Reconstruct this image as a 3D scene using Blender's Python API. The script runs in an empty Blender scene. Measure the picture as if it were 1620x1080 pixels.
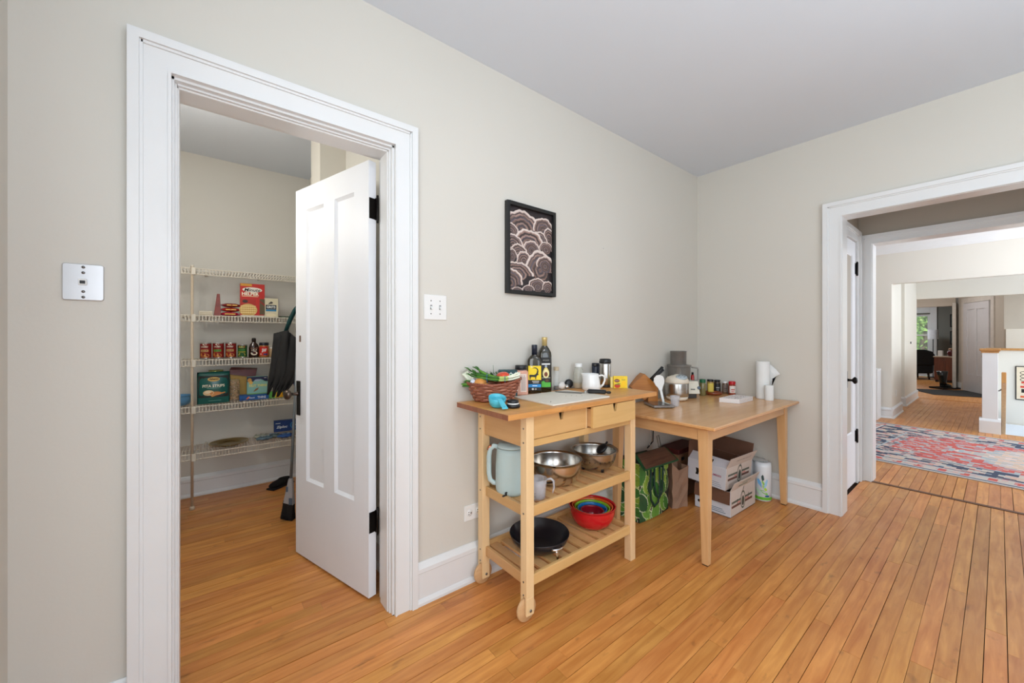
import bpy, bmesh, math, random
from mathutils import Vector, Matrix, noise
R = math.radians
rnd = random.Random(7)
C = bpy.context.scene.collection
scn = bpy.context.scene

# ------------------------------------------------------------------ camera
cd = bpy.data.cameras.new('camera'); cam = bpy.data.objects.new('camera', cd); C.objects.link(cam)
scn.camera = cam
cam.location = (-3.3728, -1.6438, 1.21)
cam.rotation_euler = (R(90), 0, R(51.511 - 90))
cd.sensor_width = 36; cd.lens = 613.08 / 1620 * 36
cd.shift_y = -7.42 / 1620
cd.clip_start = 0.02; cd.clip_end = 200
# ------------------------------------------------------------------ world, lights, exposure
w = bpy.data.worlds.new('world'); scn.world = w; w.use_nodes = True
nt = w.node_tree; nt.nodes['Background'].inputs[0].default_value = (0.62, 0.78, 1.0, 1); nt.nodes['Background'].inputs[1].default_value = 1.6
scn.view_settings.view_transform = 'Standard'; scn.view_settings.look = 'None'
scn.view_settings.exposure = 0.0; scn.view_settings.gamma = 1.0; scn.view_settings.use_curve_mapping = False

def area(name, loc, direction, sx, sy, power, color=(1, 1, 1), spread=180):
    l = bpy.data.lights.new(name, 'AREA'); l.shape = 'RECTANGLE'; l.size = sx; l.size_y = sy
    l.energy = power; l.color = color; l.spread = R(spread)
    o = bpy.data.objects.new(name, l); C.objects.link(o); o.location = loc
    o.rotation_euler = Vector(direction).to_track_quat('-Z', 'Z').to_euler()
    return o
DAY = (0.89, 0.95, 1.0); WARM = (1.0, 0.93, 0.84)
area('window_light_kitchen', (-3.1, -3.68, 1.4), (0, 1, -0.05), 1.3, 1.6, 20, DAY)
area('window_light_side', (-3.74, -1.75, 1.45), (1, 0.0, 0), 1.5, 1.5, 31, DAY)
area('bounce_fill_kitchen', (-2.2, -2.9, 1.3), (0, 0, 1), 1.6, 1.2, 50, (0.74, 0.89, 1.0))  # unseen fill aimed at the ceiling, imitates bounced flash; no fixture built
area('ceiling_lamp_kitchen', (-2.6, -2.1, 2.5), (0, 0, -1), 0.4, 0.4, 8, (1.0, 0.97, 0.92))
pl_ = bpy.data.lights.new('pantry_fill', 'POINT'); pl_.energy = 15; pl_.shadow_soft_size = .10; pl_.color = (1.0, .97, .92)  # added fill hidden beside the doorway to brighten the pantry, no real lamp
po_ = bpy.data.objects.new('pantry_fill', pl_); C.objects.link(po_); po_.location = (-3.62, .85, 2.0)
area('window_light_hall', (2.9, -4.4, 1.5), (0, 1, -0.05), 2.6, 1.7, 72, DAY)
area('bounce_fill_hall', (2.9, -2.4, 1.3), (0, 0, 1), 0.8, 0.8, 44, DAY)  # added upward fill for the hall ceiling, no fixture stands there
area('window_light_passage', (6.2, -3.8, 1.7), (0, 1, -0.1), 2.2, 1.4, 50, DAY)
area('top_fill_foyer', (9.0, -.4, 2.55), (0, 0, -1), 0.5, 0.5, 20, (1, .97, .95))  # unseen overhead fill added to brighten foyer and entry door
area('side_fill_foyer', (8.3, -3.4, 1.6), (0.25, 1, 0), 0.9, 1.2, 25, DAY)  # extra unseen fill for the dark foyer, no window at this spot
area('top_fill_living', (12.4, .4, 2.5), (0, 0, -1), 0.8, 0.8, 30, DAY)  # unseen overhead fill added to lift the far living room
area('window_light_living', (13.9, .8, 1.3), (-1, 0, 0), 0.5, 1.2, 12, DAY)
sun = bpy.data.lights.new('sun', 'SUN'); sun.energy = 4.0; sun.angle = R(2); so = bpy.data.objects.new('sun', sun); C.objects.link(so)
so.rotation_euler = Vector((0.75, 0.35, -0.75)).to_track_quat('-Z', 'Z').to_euler()

# ------------------------------------------------------------------ materials
def lin(c):
    r = []
    for v in c[:3]:
        v /= 255.0
        r.append(v / 12.92 if v <= 0.04045 else ((v + 0.055) / 1.055) ** 2.4)
    return (*r, 1.0)
_mats = {}
def mat(name, rgb=(200, 200, 200), rough=0.5, metal=0.0, var=0.06, scale=14.0, bump=0.0, bscale=60.0, trans=0.0, ior=1.45, coat=0.0, emit=None, stretch=None, alpha=1.0, spec=0.5):
    if name in _mats: return _mats[name]
    m = bpy.data.materials.new(name); m.use_nodes = True; n = m.node_tree.nodes; l = m.node_tree.links
    b = n['Principled BSDF']; b.inputs['Roughness'].default_value = rough; b.inputs['Metallic'].default_value = metal
    b.inputs['Transmission Weight'].default_value = trans; b.inputs['IOR'].default_value = ior
    b.inputs['Coat Weight'].default_value = coat; b.inputs['Coat Roughness'].default_value = 0.12
    b.inputs['Specular IOR Level'].default_value = spec; b.inputs['Alpha'].default_value = alpha
    base = lin(rgb)
    tc = n.new('ShaderNodeTexCoord'); mp = n.new('ShaderNodeMapping'); l.new(tc.outputs['Object'], mp.inputs[0])
    if stretch: mp.inputs['Scale'].default_value = stretch
    no = n.new('ShaderNodeTexNoise'); no.inputs['Scale'].default_value = scale; no.inputs['Detail'].default_value = 3; l.new(mp.outputs[0], no.inputs[0])
    mr = n.new('ShaderNodeMapRange'); l.new(no.outputs[0], mr.inputs[0]); mr.inputs[1].default_value = .3; mr.inputs[2].default_value = .7
    mr.inputs[3].default_value = 1 - var; mr.inputs[4].default_value = 1 + var
    mx = n.new('ShaderNodeVectorMath'); mx.operation = 'SCALE'; mx.inputs[0].default_value = base[:3]; l.new(mr.outputs[0], mx.inputs['Scale'])
    l.new(mx.outputs[0], b.inputs['Base Color'])
    if bump:
        nb = n.new('ShaderNodeTexNoise'); nb.inputs['Scale'].default_value = bscale; nb.inputs['Detail'].default_value = 4; l.new(mp.outputs[0], nb.inputs[0])
        bp = n.new('ShaderNodeBump'); bp.inputs['Strength'].default_value = bump; bp.inputs['Distance'].default_value = 0.002
        l.new(nb.outputs[0], bp.inputs['Height']); l.new(bp.outputs[0], b.inputs['Normal'])
    if emit:
        b.inputs['Emission Color'].default_value = lin(emit[0]); b.inputs['Emission Strength'].default_value = emit[1]
    _mats[name] = m; return m
def wood(name, c1, c2, rough=0.4, axis=0, scale=9.0, perobj=0.0, coat=0.0, bump=0.05, marks=0.0):
    if name in _mats: return _mats[name]
    m = bpy.data.materials.new(name); m.use_nodes = True; n = m.node_tree.nodes; l = m.node_tree.links
    b = n['Principled BSDF']; b.inputs['Roughness'].default_value = rough; b.inputs['Coat Weight'].default_value = coat; b.inputs['Coat Roughness'].default_value = .15
    tc = n.new('ShaderNodeTexCoord'); oi = n.new('ShaderNodeObjectInfo')
    sc = n.new('ShaderNodeVectorMath'); sc.operation = 'SCALE'; sc.inputs[0].default_value = (37, 19, 11); l.new(oi.outputs['Random'], sc.inputs['Scale'])
    ad = n.new('ShaderNodeVectorMath'); ad.operation = 'ADD'; l.new(tc.outputs['Object'], ad.inputs[0]); l.new(sc.outputs[0], ad.inputs[1])
    mp = n.new('ShaderNodeMapping'); s = [1.0, 1.0, 1.0]; s[axis] = 0.09; mp.inputs['Scale'].default_value = s; l.new(ad.outputs[0], mp.inputs[0])
    no = n.new('ShaderNodeTexNoise'); no.inputs['Scale'].default_value = scale * 6; no.inputs['Detail'].default_value = 6; no.inputs['Distortion'].default_value = 0.6; l.new(mp.outputs[0], no.inputs[0])
    n2 = n.new('ShaderNodeTexNoise'); n2.inputs['Scale'].default_value = 4.0; n2.inputs['Detail'].default_value = 3; l.new(ad.outputs[0], n2.inputs[0])
    cr = n.new('ShaderNodeMapRange'); cr.inputs[1].default_value = .3; cr.inputs[2].default_value = .72; l.new(no.outputs[0], cr.inputs[0])
    ma = n.new('ShaderNodeMath'); ma.operation = 'MULTIPLY_ADD'; ma.inputs[1].default_value = 0.6; l.new(cr.outputs[0], ma.inputs[0])
    mb_ = n.new('ShaderNodeMath'); mb_.operation = 'MULTIPLY'; mb_.inputs[1].default_value = 0.55; l.new(n2.outputs[0], mb_.inputs[0]); l.new(mb_.outputs[0], ma.inputs[2])
    mix = n.new('ShaderNodeMix'); mix.data_type = 'RGBA'; mix.inputs['A'].default_value = lin(c1); mix.inputs['B'].default_value = lin(c2); l.new(ma.outputs[0], mix.inputs['Factor'])
    out = mix.outputs['Result']
    if perobj:
        mr = n.new('ShaderNodeMapRange'); l.new(oi.outputs['Random'], mr.inputs[0]); mr.inputs[3].default_value = 1 - perobj; mr.inputs[4].default_value = 1 + perobj
        hs = n.new('ShaderNodeHueSaturation'); l.new(out, hs.inputs['Color']); l.new(mr.outputs[0], hs.inputs['Value'])
        m3 = n.new('ShaderNodeMath'); m3.operation = 'MULTIPLY_ADD'; m3.inputs[1].default_value = -0.012; m3.inputs[2].default_value = 0.506
        fr = n.new('ShaderNodeMath'); fr.operation = 'FRACT'; m4 = n.new('ShaderNodeMath'); m4.operation = 'MULTIPLY'; m4.inputs[1].default_value = 7.3
        l.new(oi.outputs['Random'], m4.inputs[0]); l.new(m4.outputs[0], fr.inputs[0]); l.new(fr.outputs[0], m3.inputs[0]); l.new(m3.outputs[0], hs.inputs['Hue'])
        out = hs.outputs[0]
    if marks:
        n3 = n.new('ShaderNodeTexNoise'); n3.inputs['Scale'].default_value = 21; n3.inputs['Detail'].default_value = 5
        mp3 = n.new('ShaderNodeMapping'); mp3.inputs['Scale'].default_value = (0.45, 1, 1); l.new(tc.outputs['Object'], mp3.inputs[0]); l.new(mp3.outputs[0], n3.inputs[0])
        r3 = n.new('ShaderNodeMapRange'); r3.inputs[1].default_value = .63; r3.inputs[2].default_value = .76; l.new(n3.outputs[0], r3.inputs[0]); r3.inputs[4].default_value = marks
        mk = n.new('ShaderNodeMix'); mk.data_type = 'RGBA'; mk.inputs['B'].default_value = lin((84, 48, 24)); l.new(out, mk.inputs['A']); l.new(r3.outputs[0], mk.inputs['Factor'])
        out = mk.outputs['Result']
        rr = n.new('ShaderNodeMapRange'); l.new(n2.outputs[0], rr.inputs[0]); rr.inputs[3].default_value = rough - .08; rr.inputs[4].default_value = rough + .12; l.new(rr.outputs[0], b.inputs['Roughness'])
    l.new(out, b.inputs['Base Color'])
    bp = n.new('ShaderNodeBump'); bp.inputs['Strength'].default_value = bump; bp.inputs['Distance'].default_value = 0.001; l.new(no.outputs[0], bp.inputs['Height']); l.new(bp.outputs[0], b.inputs['Normal'])
    _mats[name] = m; return m
def attr_mat(name, rough=0.8, coat=0.0):
    if name in _mats: return _mats[name]
    m = bpy.data.materials.new(name); m.use_nodes = True; n = m.node_tree.nodes; l = m.node_tree.links
    a = n.new('ShaderNodeAttribute'); a.attribute_name = 'print'; b = n['Principled BSDF']; l.new(a.outputs['Color'], b.inputs['Base Color'])
    b.inputs['Roughness'].default_value = rough; b.inputs['Coat Weight'].default_value = coat
    _mats[name] = m; return m
def flat(c, rough=0.55):
    return mat('ink_%02x%02x%02x' % tuple(int(v) for v in c), c, rough, var=0.03)

WALL = mat('wall_paint_greige', (210, 206, 197), 0.55, var=0.012, scale=1.5, bump=0.12, bscale=90)
WALLP = mat('wall_paint_pantry', (214, 211, 202), 0.6, var=0.012, scale=1.5, bump=0.12, bscale=90)
WALLH = mat('wall_paint_hall', (224, 219, 208), 0.6, var=0.01, scale=1.5, bump=0.08, bscale=90)
TAUPE = mat('wall_paint_taupe', (176, 166, 152), 0.6, var=0.012, scale=1.5)
GREY = mat('wall_paint_sage_grey', (122, 122, 115), 0.7, var=0.012, scale=1.5)
CEIL = mat('ceiling_paint', (214, 220, 228), 0.8, var=0.01, scale=1.5, bump=0.06, bscale=70)
TRIM = mat('trim_gloss_white', (226, 227, 227), 0.3, var=0.012, scale=5, bump=0.06, bscale=45, coat=0.15)
DOORW = mat('door_gloss_white', (232, 234, 238), 0.48, var=0.012, scale=5, bump=0.08, bscale=30)
FLOOR = wood('floor_maple', (226, 160, 88), (178, 106, 46), 0.36, 0, 7, perobj=0.12, coat=0.05, bump=0.05, marks=0.5)
SUB = mat('floor_gap_dark', (58, 34, 18), 0.9)
BIRCH = wood('birch_light', (236, 204, 158), (226, 190, 140), 0.42, 2, 5, perobj=0.04)
BIRCHX = wood('birch_rail', (222, 180, 122), (206, 160, 100), 0.42, 0, 5, perobj=0.04)
BIRCHY = wood('birch_slat', (216, 172, 118), (198, 150, 96), 0.42, 1, 5, perobj=0.05)
BUTCH = wood('butcher_block', (224, 168, 98), (192, 132, 68), 0.38, 0, 9, perobj=0.09, marks=0.25)
ENDG = wood('butcher_end_grain', (150, 94, 64), (128, 76, 50), 0.5, 2, 9, perobj=0.1)
TBL = wood('table_birch_top', (226, 176, 118), (200, 144, 90), 0.26, 0, 5, coat=0.2)
TBLL = wood('table_birch_leg', (222, 180, 130), (204, 156, 104), 0.35, 2, 5)
OAK = wood('oak_trim', (206, 156, 92), (172, 118, 60), 0.4, 2, 7)
BLACK = mat('black_plastic', (22, 23, 26), 0.35, var=0.1)
BLKM = mat('black_iron', (26, 22, 20), 0.38, 0.7, var=0.2)
STEEL = mat('brushed_steel', (190, 188, 184), 0.24, 1.0, var=0.05, scale=30, stretch=(1, 1, .05))
STEELD = mat('dark_steel', (120, 118, 116), 0.3, 1.0, var=0.05)
CHROME = mat('chrome', (215, 215, 215), 0.12, 1.0, var=0.02)
WIRE = mat('wire_shelf_vinyl', (216, 208, 192), 0.4, var=0.03)
GLASS = mat('clear_glass', (226, 230, 228), 0.04, var=0.0, alpha=0.16, coat=.6)
PLAS = mat('clear_plastic', (226, 226, 232), 0.10, var=0.0, alpha=0.32, coat=.5)
WHITE = mat('white_plastic', (232, 232, 230), 0.4, var=0.02)
CERAM = mat('white_ceramic', (238, 238, 236), 0.12, var=0.01, coat=0.4)

# ------------------------------------------------------------------ mesh builder
class MB:
    def __init__(s): s.v = []; s.f = []; s.m = []; s.sm = []; s.cur = 0; s.smooth = False; s.M = None
    def _add(s, vs, fs, smooth=None):
        o = len(s.v)
        if s.M is not None: vs = [s.M @ Vector(p) for p in vs]
        s.v += [tuple(p) for p in vs]
        for f in fs: s.f.append([i + o for i in f]); s.m.append(s.cur); s.sm.append(s.smooth if smooth is None else smooth)
        return s
    def box(s, a, b, ch=0.0):
        x0, y0, z0 = a; x1, y1, z1 = b
        if x0 > x1: x0, x1 = x1, x0
        if y0 > y1: y0, y1 = y1, y0
        if z0 > z1: z0, z1 = z1, z0
        if ch <= 0:
            return s._add([(x0, y0, z0), (x1, y0, z0), (x1, y1, z0), (x0, y1, z0), (x0, y0, z1), (x1, y0, z1), (x1, y1, z1), (x0, y1, z1)],
                          [(0, 3, 2, 1), (4, 5, 6, 7), (0, 1, 5, 4), (1, 2, 6, 5), (2, 3, 7, 6), (3, 0, 4, 7)])
        bm = bmesh.new(); bmesh.ops.create_cube(bm, size=1)
        for v in bm.verts: v.co = Vector(((x0 + x1) / 2 + v.co.x * (x1 - x0), (y0 + y1) / 2 + v.co.y * (y1 - y0), (z0 + z1) / 2 + v.co.z * (z1 - z0)))
        bmesh.ops.bevel(bm, geom=list(bm.edges), offset=ch, segments=1, affect='EDGES')
        bm.verts.index_update(); vs = [v.co.copy() for v in bm.verts]; fs = [[v.index for v in f.verts] for f in bm.faces]; bm.free()
        return s._add(vs, fs)
    def hexa(s, bot, top):      # 4 bottom, 4 top points
        return s._add(list(bot) + list(top), [(0, 3, 2, 1), (4, 5, 6, 7), (0, 1, 5, 4), (1, 2, 6, 5), (2, 3, 7, 6), (3, 0, 4, 7)])
    def prism(s, pts, fn, d0, d1):   # 2d polygon extruded, fn(a,b,d)->3d
        n = len(pts); vs = [fn(a, b, d0) for a, b in pts] + [fn(a, b, d1) for a, b in pts]
        fs = [list(range(n))[::-1], list(range(n, 2 * n))] + [(i, (i + 1) % n, (i + 1) % n + n, i + n) for i in range(n)]
        return s._add(vs, fs)
    def lathe(s, prof, n=32, c=(0, 0, 0), sx=1, sy=1, cap=True, smooth=True):
        vs = []; fs = []
        for r, z in prof:
            for k in range(n):
                a = 2 * math.pi * k / n; vs.append((c[0] + r * math.cos(a) * sx, c[1] + r * math.sin(a) * sy, c[2] + z))
        for j in range(len(prof) - 1):
            for k in range(n):
                fs.append((j * n + k, j * n + (k + 1) % n, (j + 1) * n + (k + 1) % n, (j + 1) * n + k))
        s._add(vs, fs, smooth)
        if cap:
            o = len(s.v) - len(vs)
            if prof[0][0] > 1e-4: s.f.append([o + k for k in range(n)][::-1]); s.m.append(s.cur); s.sm.append(False)
            if prof[-1][0] > 1e-4: s.f.append([o + (len(prof) - 1) * n + k for k in range(n)]); s.m.append(s.cur); s.sm.append(False)
        return s
    def tube(s, pts, r, n=8, closed=False, flat=1.0, up=None, smooth=True):
        pts = [Vector(p) for p in pts]; N = len(pts); vs = []; fs = []; pn = None
        rr = r if isinstance(r, (list, tuple)) else [r] * N
        for i, p in enumerate(pts):
            if closed: t = pts[(i + 1) % N] - pts[i - 1]
            else: t = pts[min(i + 1, N - 1)] - pts[max(i - 1, 0)]
            t.normalize()
            if pn is None or up is not None:
                h = Vector(up) if up is not None else (Vector((0, 0, 1)) if abs(t.z) < .9 else Vector((1, 0, 0)))
                nn = h - t * h.dot(t)
            else: nn = pn - t * pn.dot(t)
            nn.normalize(); pn = nn; bn = t.cross(nn)
            for k in range(n):
                a = 2 * math.pi * (k + .5) / n; vs.append(p + nn * math.cos(a) * rr[i] + bn * math.sin(a) * rr[i] * flat)
        for i in range(N if closed else N - 1):
            j = (i + 1) % N
            for k in range(n): fs.append((i * n + k, i * n + (k + 1) % n, j * n + (k + 1) % n, j * n + k))
        if not closed: fs += [tuple(range(n))[::-1], tuple((N - 1) * n + k for k in range(n))]
        return s._add(vs, fs, smooth)
    def ball(s, c, rx, ry=None, rz=None, n=16, m=10, fn=None):
        ry = ry or rx; rz = rz or rx; vs = []; fs = []
        for j in range(m + 1):
            ph = math.pi * j / m
            for k in range(n):
                a = 2 * math.pi * k / n; d = (math.sin(ph) * math.cos(a), math.sin(ph) * math.sin(a), math.cos(ph)); q = fn(d) if fn else 1
                vs.append((c[0] + rx * d[0] * q, c[1] + ry * d[1] * q, c[2] + rz * d[2] * q))
        for j in range(m):
            for k in range(n): fs.append((j * n + k, (j + 1) * n + k, (j + 1) * n + (k + 1) % n, j * n + (k + 1) % n))
        return s._add(vs, fs, True)
    def build(s, name, m, parent=None, loc=None, rot=None, bev=0.0, **tags):
        me = bpy.data.meshes.new(name); me.from_pydata(s.v, [], s.f); me.validate(clean_customdata=False)
        ms = m if isinstance(m, (list, tuple)) else [m]
        for x in ms: me.materials.append(x)
        if len(me.polygons) == len(s.m):
            me.polygons.foreach_set('material_index', s.m); me.polygons.foreach_set('use_smooth', s.sm)
        me.update()
        bm = bmesh.new(); bm.from_mesh(me); bmesh.ops.remove_doubles(bm, verts=bm.verts, dist=1e-6)
        bmesh.ops.recalc_face_normals(bm, faces=bm.faces)
        bm.to_mesh(me); bm.free()
        o = bpy.data.objects.new(name, me); C.objects.link(o)
        if parent: o.parent = parent
        if loc: o.location = loc
        if rot: o.rotation_euler = rot
        if bev:
            b = o.modifiers.new('bevel', 'BEVEL'); b.width = bev; b.segments = 2; b.limit_method = 'ANGLE'; b.angle_limit = R(40)
        for k, v in tags.items(): o[k] = v
        return o
def bx(a, b, ch=0.0): return MB().box(a, b, ch)
def thing(name, label, cat, loc=(0, 0, 0), rz=0.0, group=None):
    o = bpy.data.objects.new(name, None); o.empty_display_size = .05; C.objects.link(o); o.location = loc; o.rotation_euler = (0, 0, rz)
    o['label'] = label; o['category'] = cat
    if group: o['group'] = group
    return o
def tag(o, label, cat, group=None):
    o['label'] = label; o['category'] = cat
    if group: o['group'] = group
    return o
def struct(name, mb, m, parent=None, bev=0.0):
    o = mb.build(name, m, parent, bev=bev)
    if not parent: o['kind'] = 'structure'
    return o

# flat print as geometry: items on a surface given by map(x, y, off) -> 3d
_txt = {}
def text_mesh(t, bold=0.0, shear=0.0):
    k = (t, bold, shear)
    if k not in _txt:
        c = bpy.data.curves.new('t', 'FONT'); c.body = t; c.size = 1; c.offset = bold; c.shear = shear; c.resolution_u = 2
        o = bpy.data.objects.new('t', c); me = o.to_mesh()
        vs = [(v.co.x, v.co.y) for v in me.vertices]; fs = [list(p.vertices) for p in me.polygons]
        o.to_mesh_clear(); bpy.data.objects.remove(o); bpy.data.curves.remove(c)
        xs = [v[0] for v in vs] or [0, 1]; ys = [v[1] for v in vs] or [0, 1]
        _txt[k] = (vs, fs, min(xs), max(xs), min(ys), max(ys))
    return _txt[k]
def prints(name, fn, items, parent, rough=0.5, step=0.0004):
    mb = MB(); mats = []; idx = {}
    lvl = 0
    for it in items:
        k = it[0]; col = it[-1] if k != 't' else it[6]
        if col not in idx: idx[col] = len(mats); mats.append(flat(col, rough))
        mb.cur = idx[col]; lvl += 1; off = step * (0.6 + 0.25 * lvl)
        if k == 'r':
            _, x0, y0, x1, y1, _c = it; n = 6
            for i in range(n):
                a = x0 + (x1 - x0) * i / n; b = x0 + (x1 - x0) * (i + 1) / n
                mb._add([fn(a, y0, off), fn(b, y0, off), fn(b, y1, off), fn(a, y1, off)], [(0, 1, 2, 3)])
        elif k == 'e':
            _, x, y, rx, ry, _c = it; mb._add([fn(x + rx * math.cos(i * math.pi / 10), y + ry * math.sin(i * math.pi / 10), off) for i in range(20)], [list(range(20))])
        elif k == 'p':
            mb._add([fn(x, y, off) for x, y in it[1]], [list(range(len(it[1])))])
        elif k == 't':      # ('t', text, cx, cy, width, height, col, bold, shear)
            bold = it[7] if len(it) > 7 else 0.0; sh = it[8] if len(it) > 8 else 0.0
            vs, fs, x0, x1, y0, y1 = text_mesh(it[1], bold, sh)
            q = [fn(it[2] + ((x - x0) / (x1 - x0) - .5) * it[4], it[3] + ((y - y0) / (y1 - y0) - .5) * it[5], off) for x, y in vs]
            mb._add(q, fs)
    o = mb.build(name, mats, parent)
    return o
def plane_map(o, ux, uy):
    o = Vector(o); ux = Vector(ux).normalized(); uy = Vector(uy).normalized(); n = ux.cross(uy)
    return lambda x, y, off: o + ux * x + uy * y + n * off
def front_map(y):          # faces -Y, x right, y up
    return plane_map((0, y, 0), (1, 0, 0), (0, 0, 1))
def cyl_map(r, a0=-math.pi / 2, c=(0, 0)):
    return lambda x, y, off: Vector((c[0] + (r + off) * math.cos(a0 + x / r), c[1] + (r + off) * math.sin(a0 + x / r), y))
def painted(name, o, ux, uy, W, H, nx, ny, fn, m, parent=None, zfn=None):
    o = Vector(o); ux = Vector(ux).normalized(); uy = Vector(uy).normalized(); nn = ux.cross(uy)
    vs = [tuple(o + ux * (W * i / nx) + uy * (H * j / ny) + (nn * zfn(i / nx, j / ny) if zfn else Vector())) for j in range(ny + 1) for i in range(nx + 1)]
    fs = [(j * (nx + 1) + i, j * (nx + 1) + i + 1, (j + 1) * (nx + 1) + i + 1, (j + 1) * (nx + 1) + i) for j in range(ny) for i in range(nx)]
    me = bpy.data.meshes.new(name); me.from_pydata(vs, [], fs); me.materials.append(m)
    ca = me.color_attributes.new('print', 'FLOAT_COLOR', 'CORNER')
    buf = []
    for j in range(ny):
        for i in range(nx):
            c = fn((i + .5) / nx, (j + .5) / ny); buf += list(lin(c)) * 4
    ca.data.foreach_set('color', buf); me.update()
    ob = bpy.data.objects.new(name, me); C.objects.link(ob)
    if parent: ob.parent = parent
    return ob

# ================================================================== STRUCTURE
HZ = 2.605
# --- floor
sub = MB()
sub.box((-3.95, -4.7, -.25), (0.985, 2.3, -.02))
sub.box((0.985, -4.7, -.25), (4.40, 1.0, -.02)); sub.box((4.40, -1.60, -.25), (14.1, 2.2, -.02)); sub.box((7.08, -4.7, -.25), (14.1, -1.60, -.02))
floor = struct('floor', sub, SUB)
ROW = 0.0572
def plank_rows(y0, y1, x0f, seed, far_cut=99):
    r = random.Random(seed); y = y0; out = []; far = MB()
    while y < y1 - 1e-4:
        xa, xb = x0f(y + ROW / 2); x = xa - r.uniform(0, .9); 
        while x < xb:
            L = r.uniform(0.7, 2.1); a = max(x, xa); b = min(x + L, xb)
            if b - a > 0.03:
                g = r.choice([.0006, .0008, .0012, .0020]); dz = r.uniform(-.0006, .0004)
                box = ((a + .0004, y + g, -.02), (b - .0004, y + ROW - g * .6, dz))
                if (a + b) / 2 > far_cut: far.box(*box)
                else: out.append(box)
            x += L
        y += ROW
    return out, far
def span(y):
    if y > 0.14: return (-3.84, -2.64)
    if y > -0.9: return (-3.78, 0.0) if y < 0.0 else (-3.45, -2.73)
    return (-3.78, 0.985)
rows, _ = plank_rows(-1.95, 2.175, span, 3)
for a, b in rows: bx(a, b).build('plank', FLOOR, floor)
back, _ = plank_rows(-4.6, -1.95, lambda y: (-3.78, .985), 4)
mb = MB()
for a, b in back: mb.box(a, b)
mb.build('plank_field', FLOOR, floor, kind='stuff')
hrows, far = plank_rows(-2.05, 0.75, lambda y: (1.02, 4.36) if y < -1.53 else (1.02, 7.7), 5, far_cut=4.4)
for a, b in hrows: bx(a, b).build('plank', FLOOR, floor)
far.build('plank_field', FLOOR, floor, kind='stuff')
f2, _ = plank_rows(-2.3, 2.0, lambda y: (7.75, 13.9), 6)
f3, _ = plank_rows(-4.6, -2.05, lambda y: (1.02, 4.36), 8)
mb = MB()
for a, b in f2 + f3: mb.box(a, b)
mb.build('plank_field', FLOOR, floor, kind='stuff')
struct('trim_1', bx((.982, -2.4, -.02), (1.022, -.9, .004), .002), mat('threshold_dark', (96, 58, 34), .5))
# --- ceilings
struct('ceiling', MB().box((-3.95, -4.75, HZ), (4.75, 2.3, HZ + .1)).box((4.75, -4.75, HZ), (14.3, 2.3, HZ + .1)), CEIL)
# --- walls
struct('wall_back', MB().box((-3.9, 0, 0), (-3.47, .12, HZ)).box((-3.47, 0, 2.06), (-2.71, .12, HZ)).box((-2.71, 0, 0), (.12, .12, HZ)), WALL)
struct('wall_right', MB().box((0, -.965, 0), (.12, 0, HZ)).box((0, -2.3, 2.045), (.12, -.965, HZ)).box((0, -4.6, 0), (.12, -2.3, HZ)), WALL)
struct('wall_left', bx((-3.9, -4.7, 0), (-3.782, 0, HZ)), WALL)
struct('wall_front', MB().box((-3.9, -3.8, 0), (-3.76, -3.7, HZ)).box((-1.9, -3.8, 0), (.12, -3.7, HZ)).box((-3.76, -3.8, 0), (-1.9, -3.7, .6)).box((-3.76, -3.8, 2.3), (-1.9, -3.7, HZ)), WALL)
struct('wall_pantry_back', bx((-3.95, 2.175, 0), (-2.5, 2.3, HZ)), WALLP)
struct('wall_pantry_right', bx((-2.64, .12, 0), (-2.52, 2.175, HZ)), WALLP)
struct('wall_pantry_left', bx((-3.95, .12, 0), (-3.84, 2.175, HZ)), WALLP)
# boxed chase on the right pantry wall
struct('trim_2', bx((-2.796, 1.04, 0), (-2.64, 1.30, HZ)), WALLH)
# vestibule
struct('wall_vestibule_left', bx((.12, -.895, 0), (1.0, -.78, HZ)), TAUPE)
struct('wall_hall_front', MB().box((1.0, -.965, 0), (1.12, 1.0, HZ)).box((1.0, -2.5, 2.01), (1.12, -.965, HZ)).box((1.0, -4.6, 0), (1.12, -2.5, HZ)), TAUPE)
struct('wall_vestibule_right', bx((.12, -2.5, 0), (1.0, -2.4, HZ)), WALL)
# hall
struct('wall_hall_left', bx((1.12, .85, 0), (4.6, .95, HZ)), WALLH)
struct('wall_hall_pier', MB().box((4.6, -.65, 0), (5.5, 1.0, HZ)), WALLH)
struct('wall_hall_header', bx((4.6, -4.6, 1.994), (4.75, -.65, HZ)), WALLH)
struct('wall_passage_recess', bx((5.5, -.50, 0), (6.2, 1.0, HZ)), WALLH)
struct('wall_passage_left', bx((6.2, -.615, 0), (7.78, 2.1, HZ)), WALLH)
struct('wall_passage_header', bx((7.75, -4.6, 1.955), (7.9, -.615, HZ)), WALLH)
struct('wall_hall_right', MB().box((1.12, -4.7, 0), (1.5, -4.55, HZ)).box((4.3, -4.7, 0), (14.1, -4.55, HZ)).box((1.5, -4.7, 0), (4.3, -4.55, .6)).box((1.5, -4.7, 2.4), (4.3, -4.55, HZ)), WALLH)
struct('trim_3', MB().prism([(0, 2.44), (-.012, 2.44), (-.03, 2.47), (-.05, 2.53), (-.10, 2.585), (-.10, HZ), (0, HZ)], lambda a, b, d: (4.6 + a, d, b), -4.5, .85), TRIM)
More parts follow.
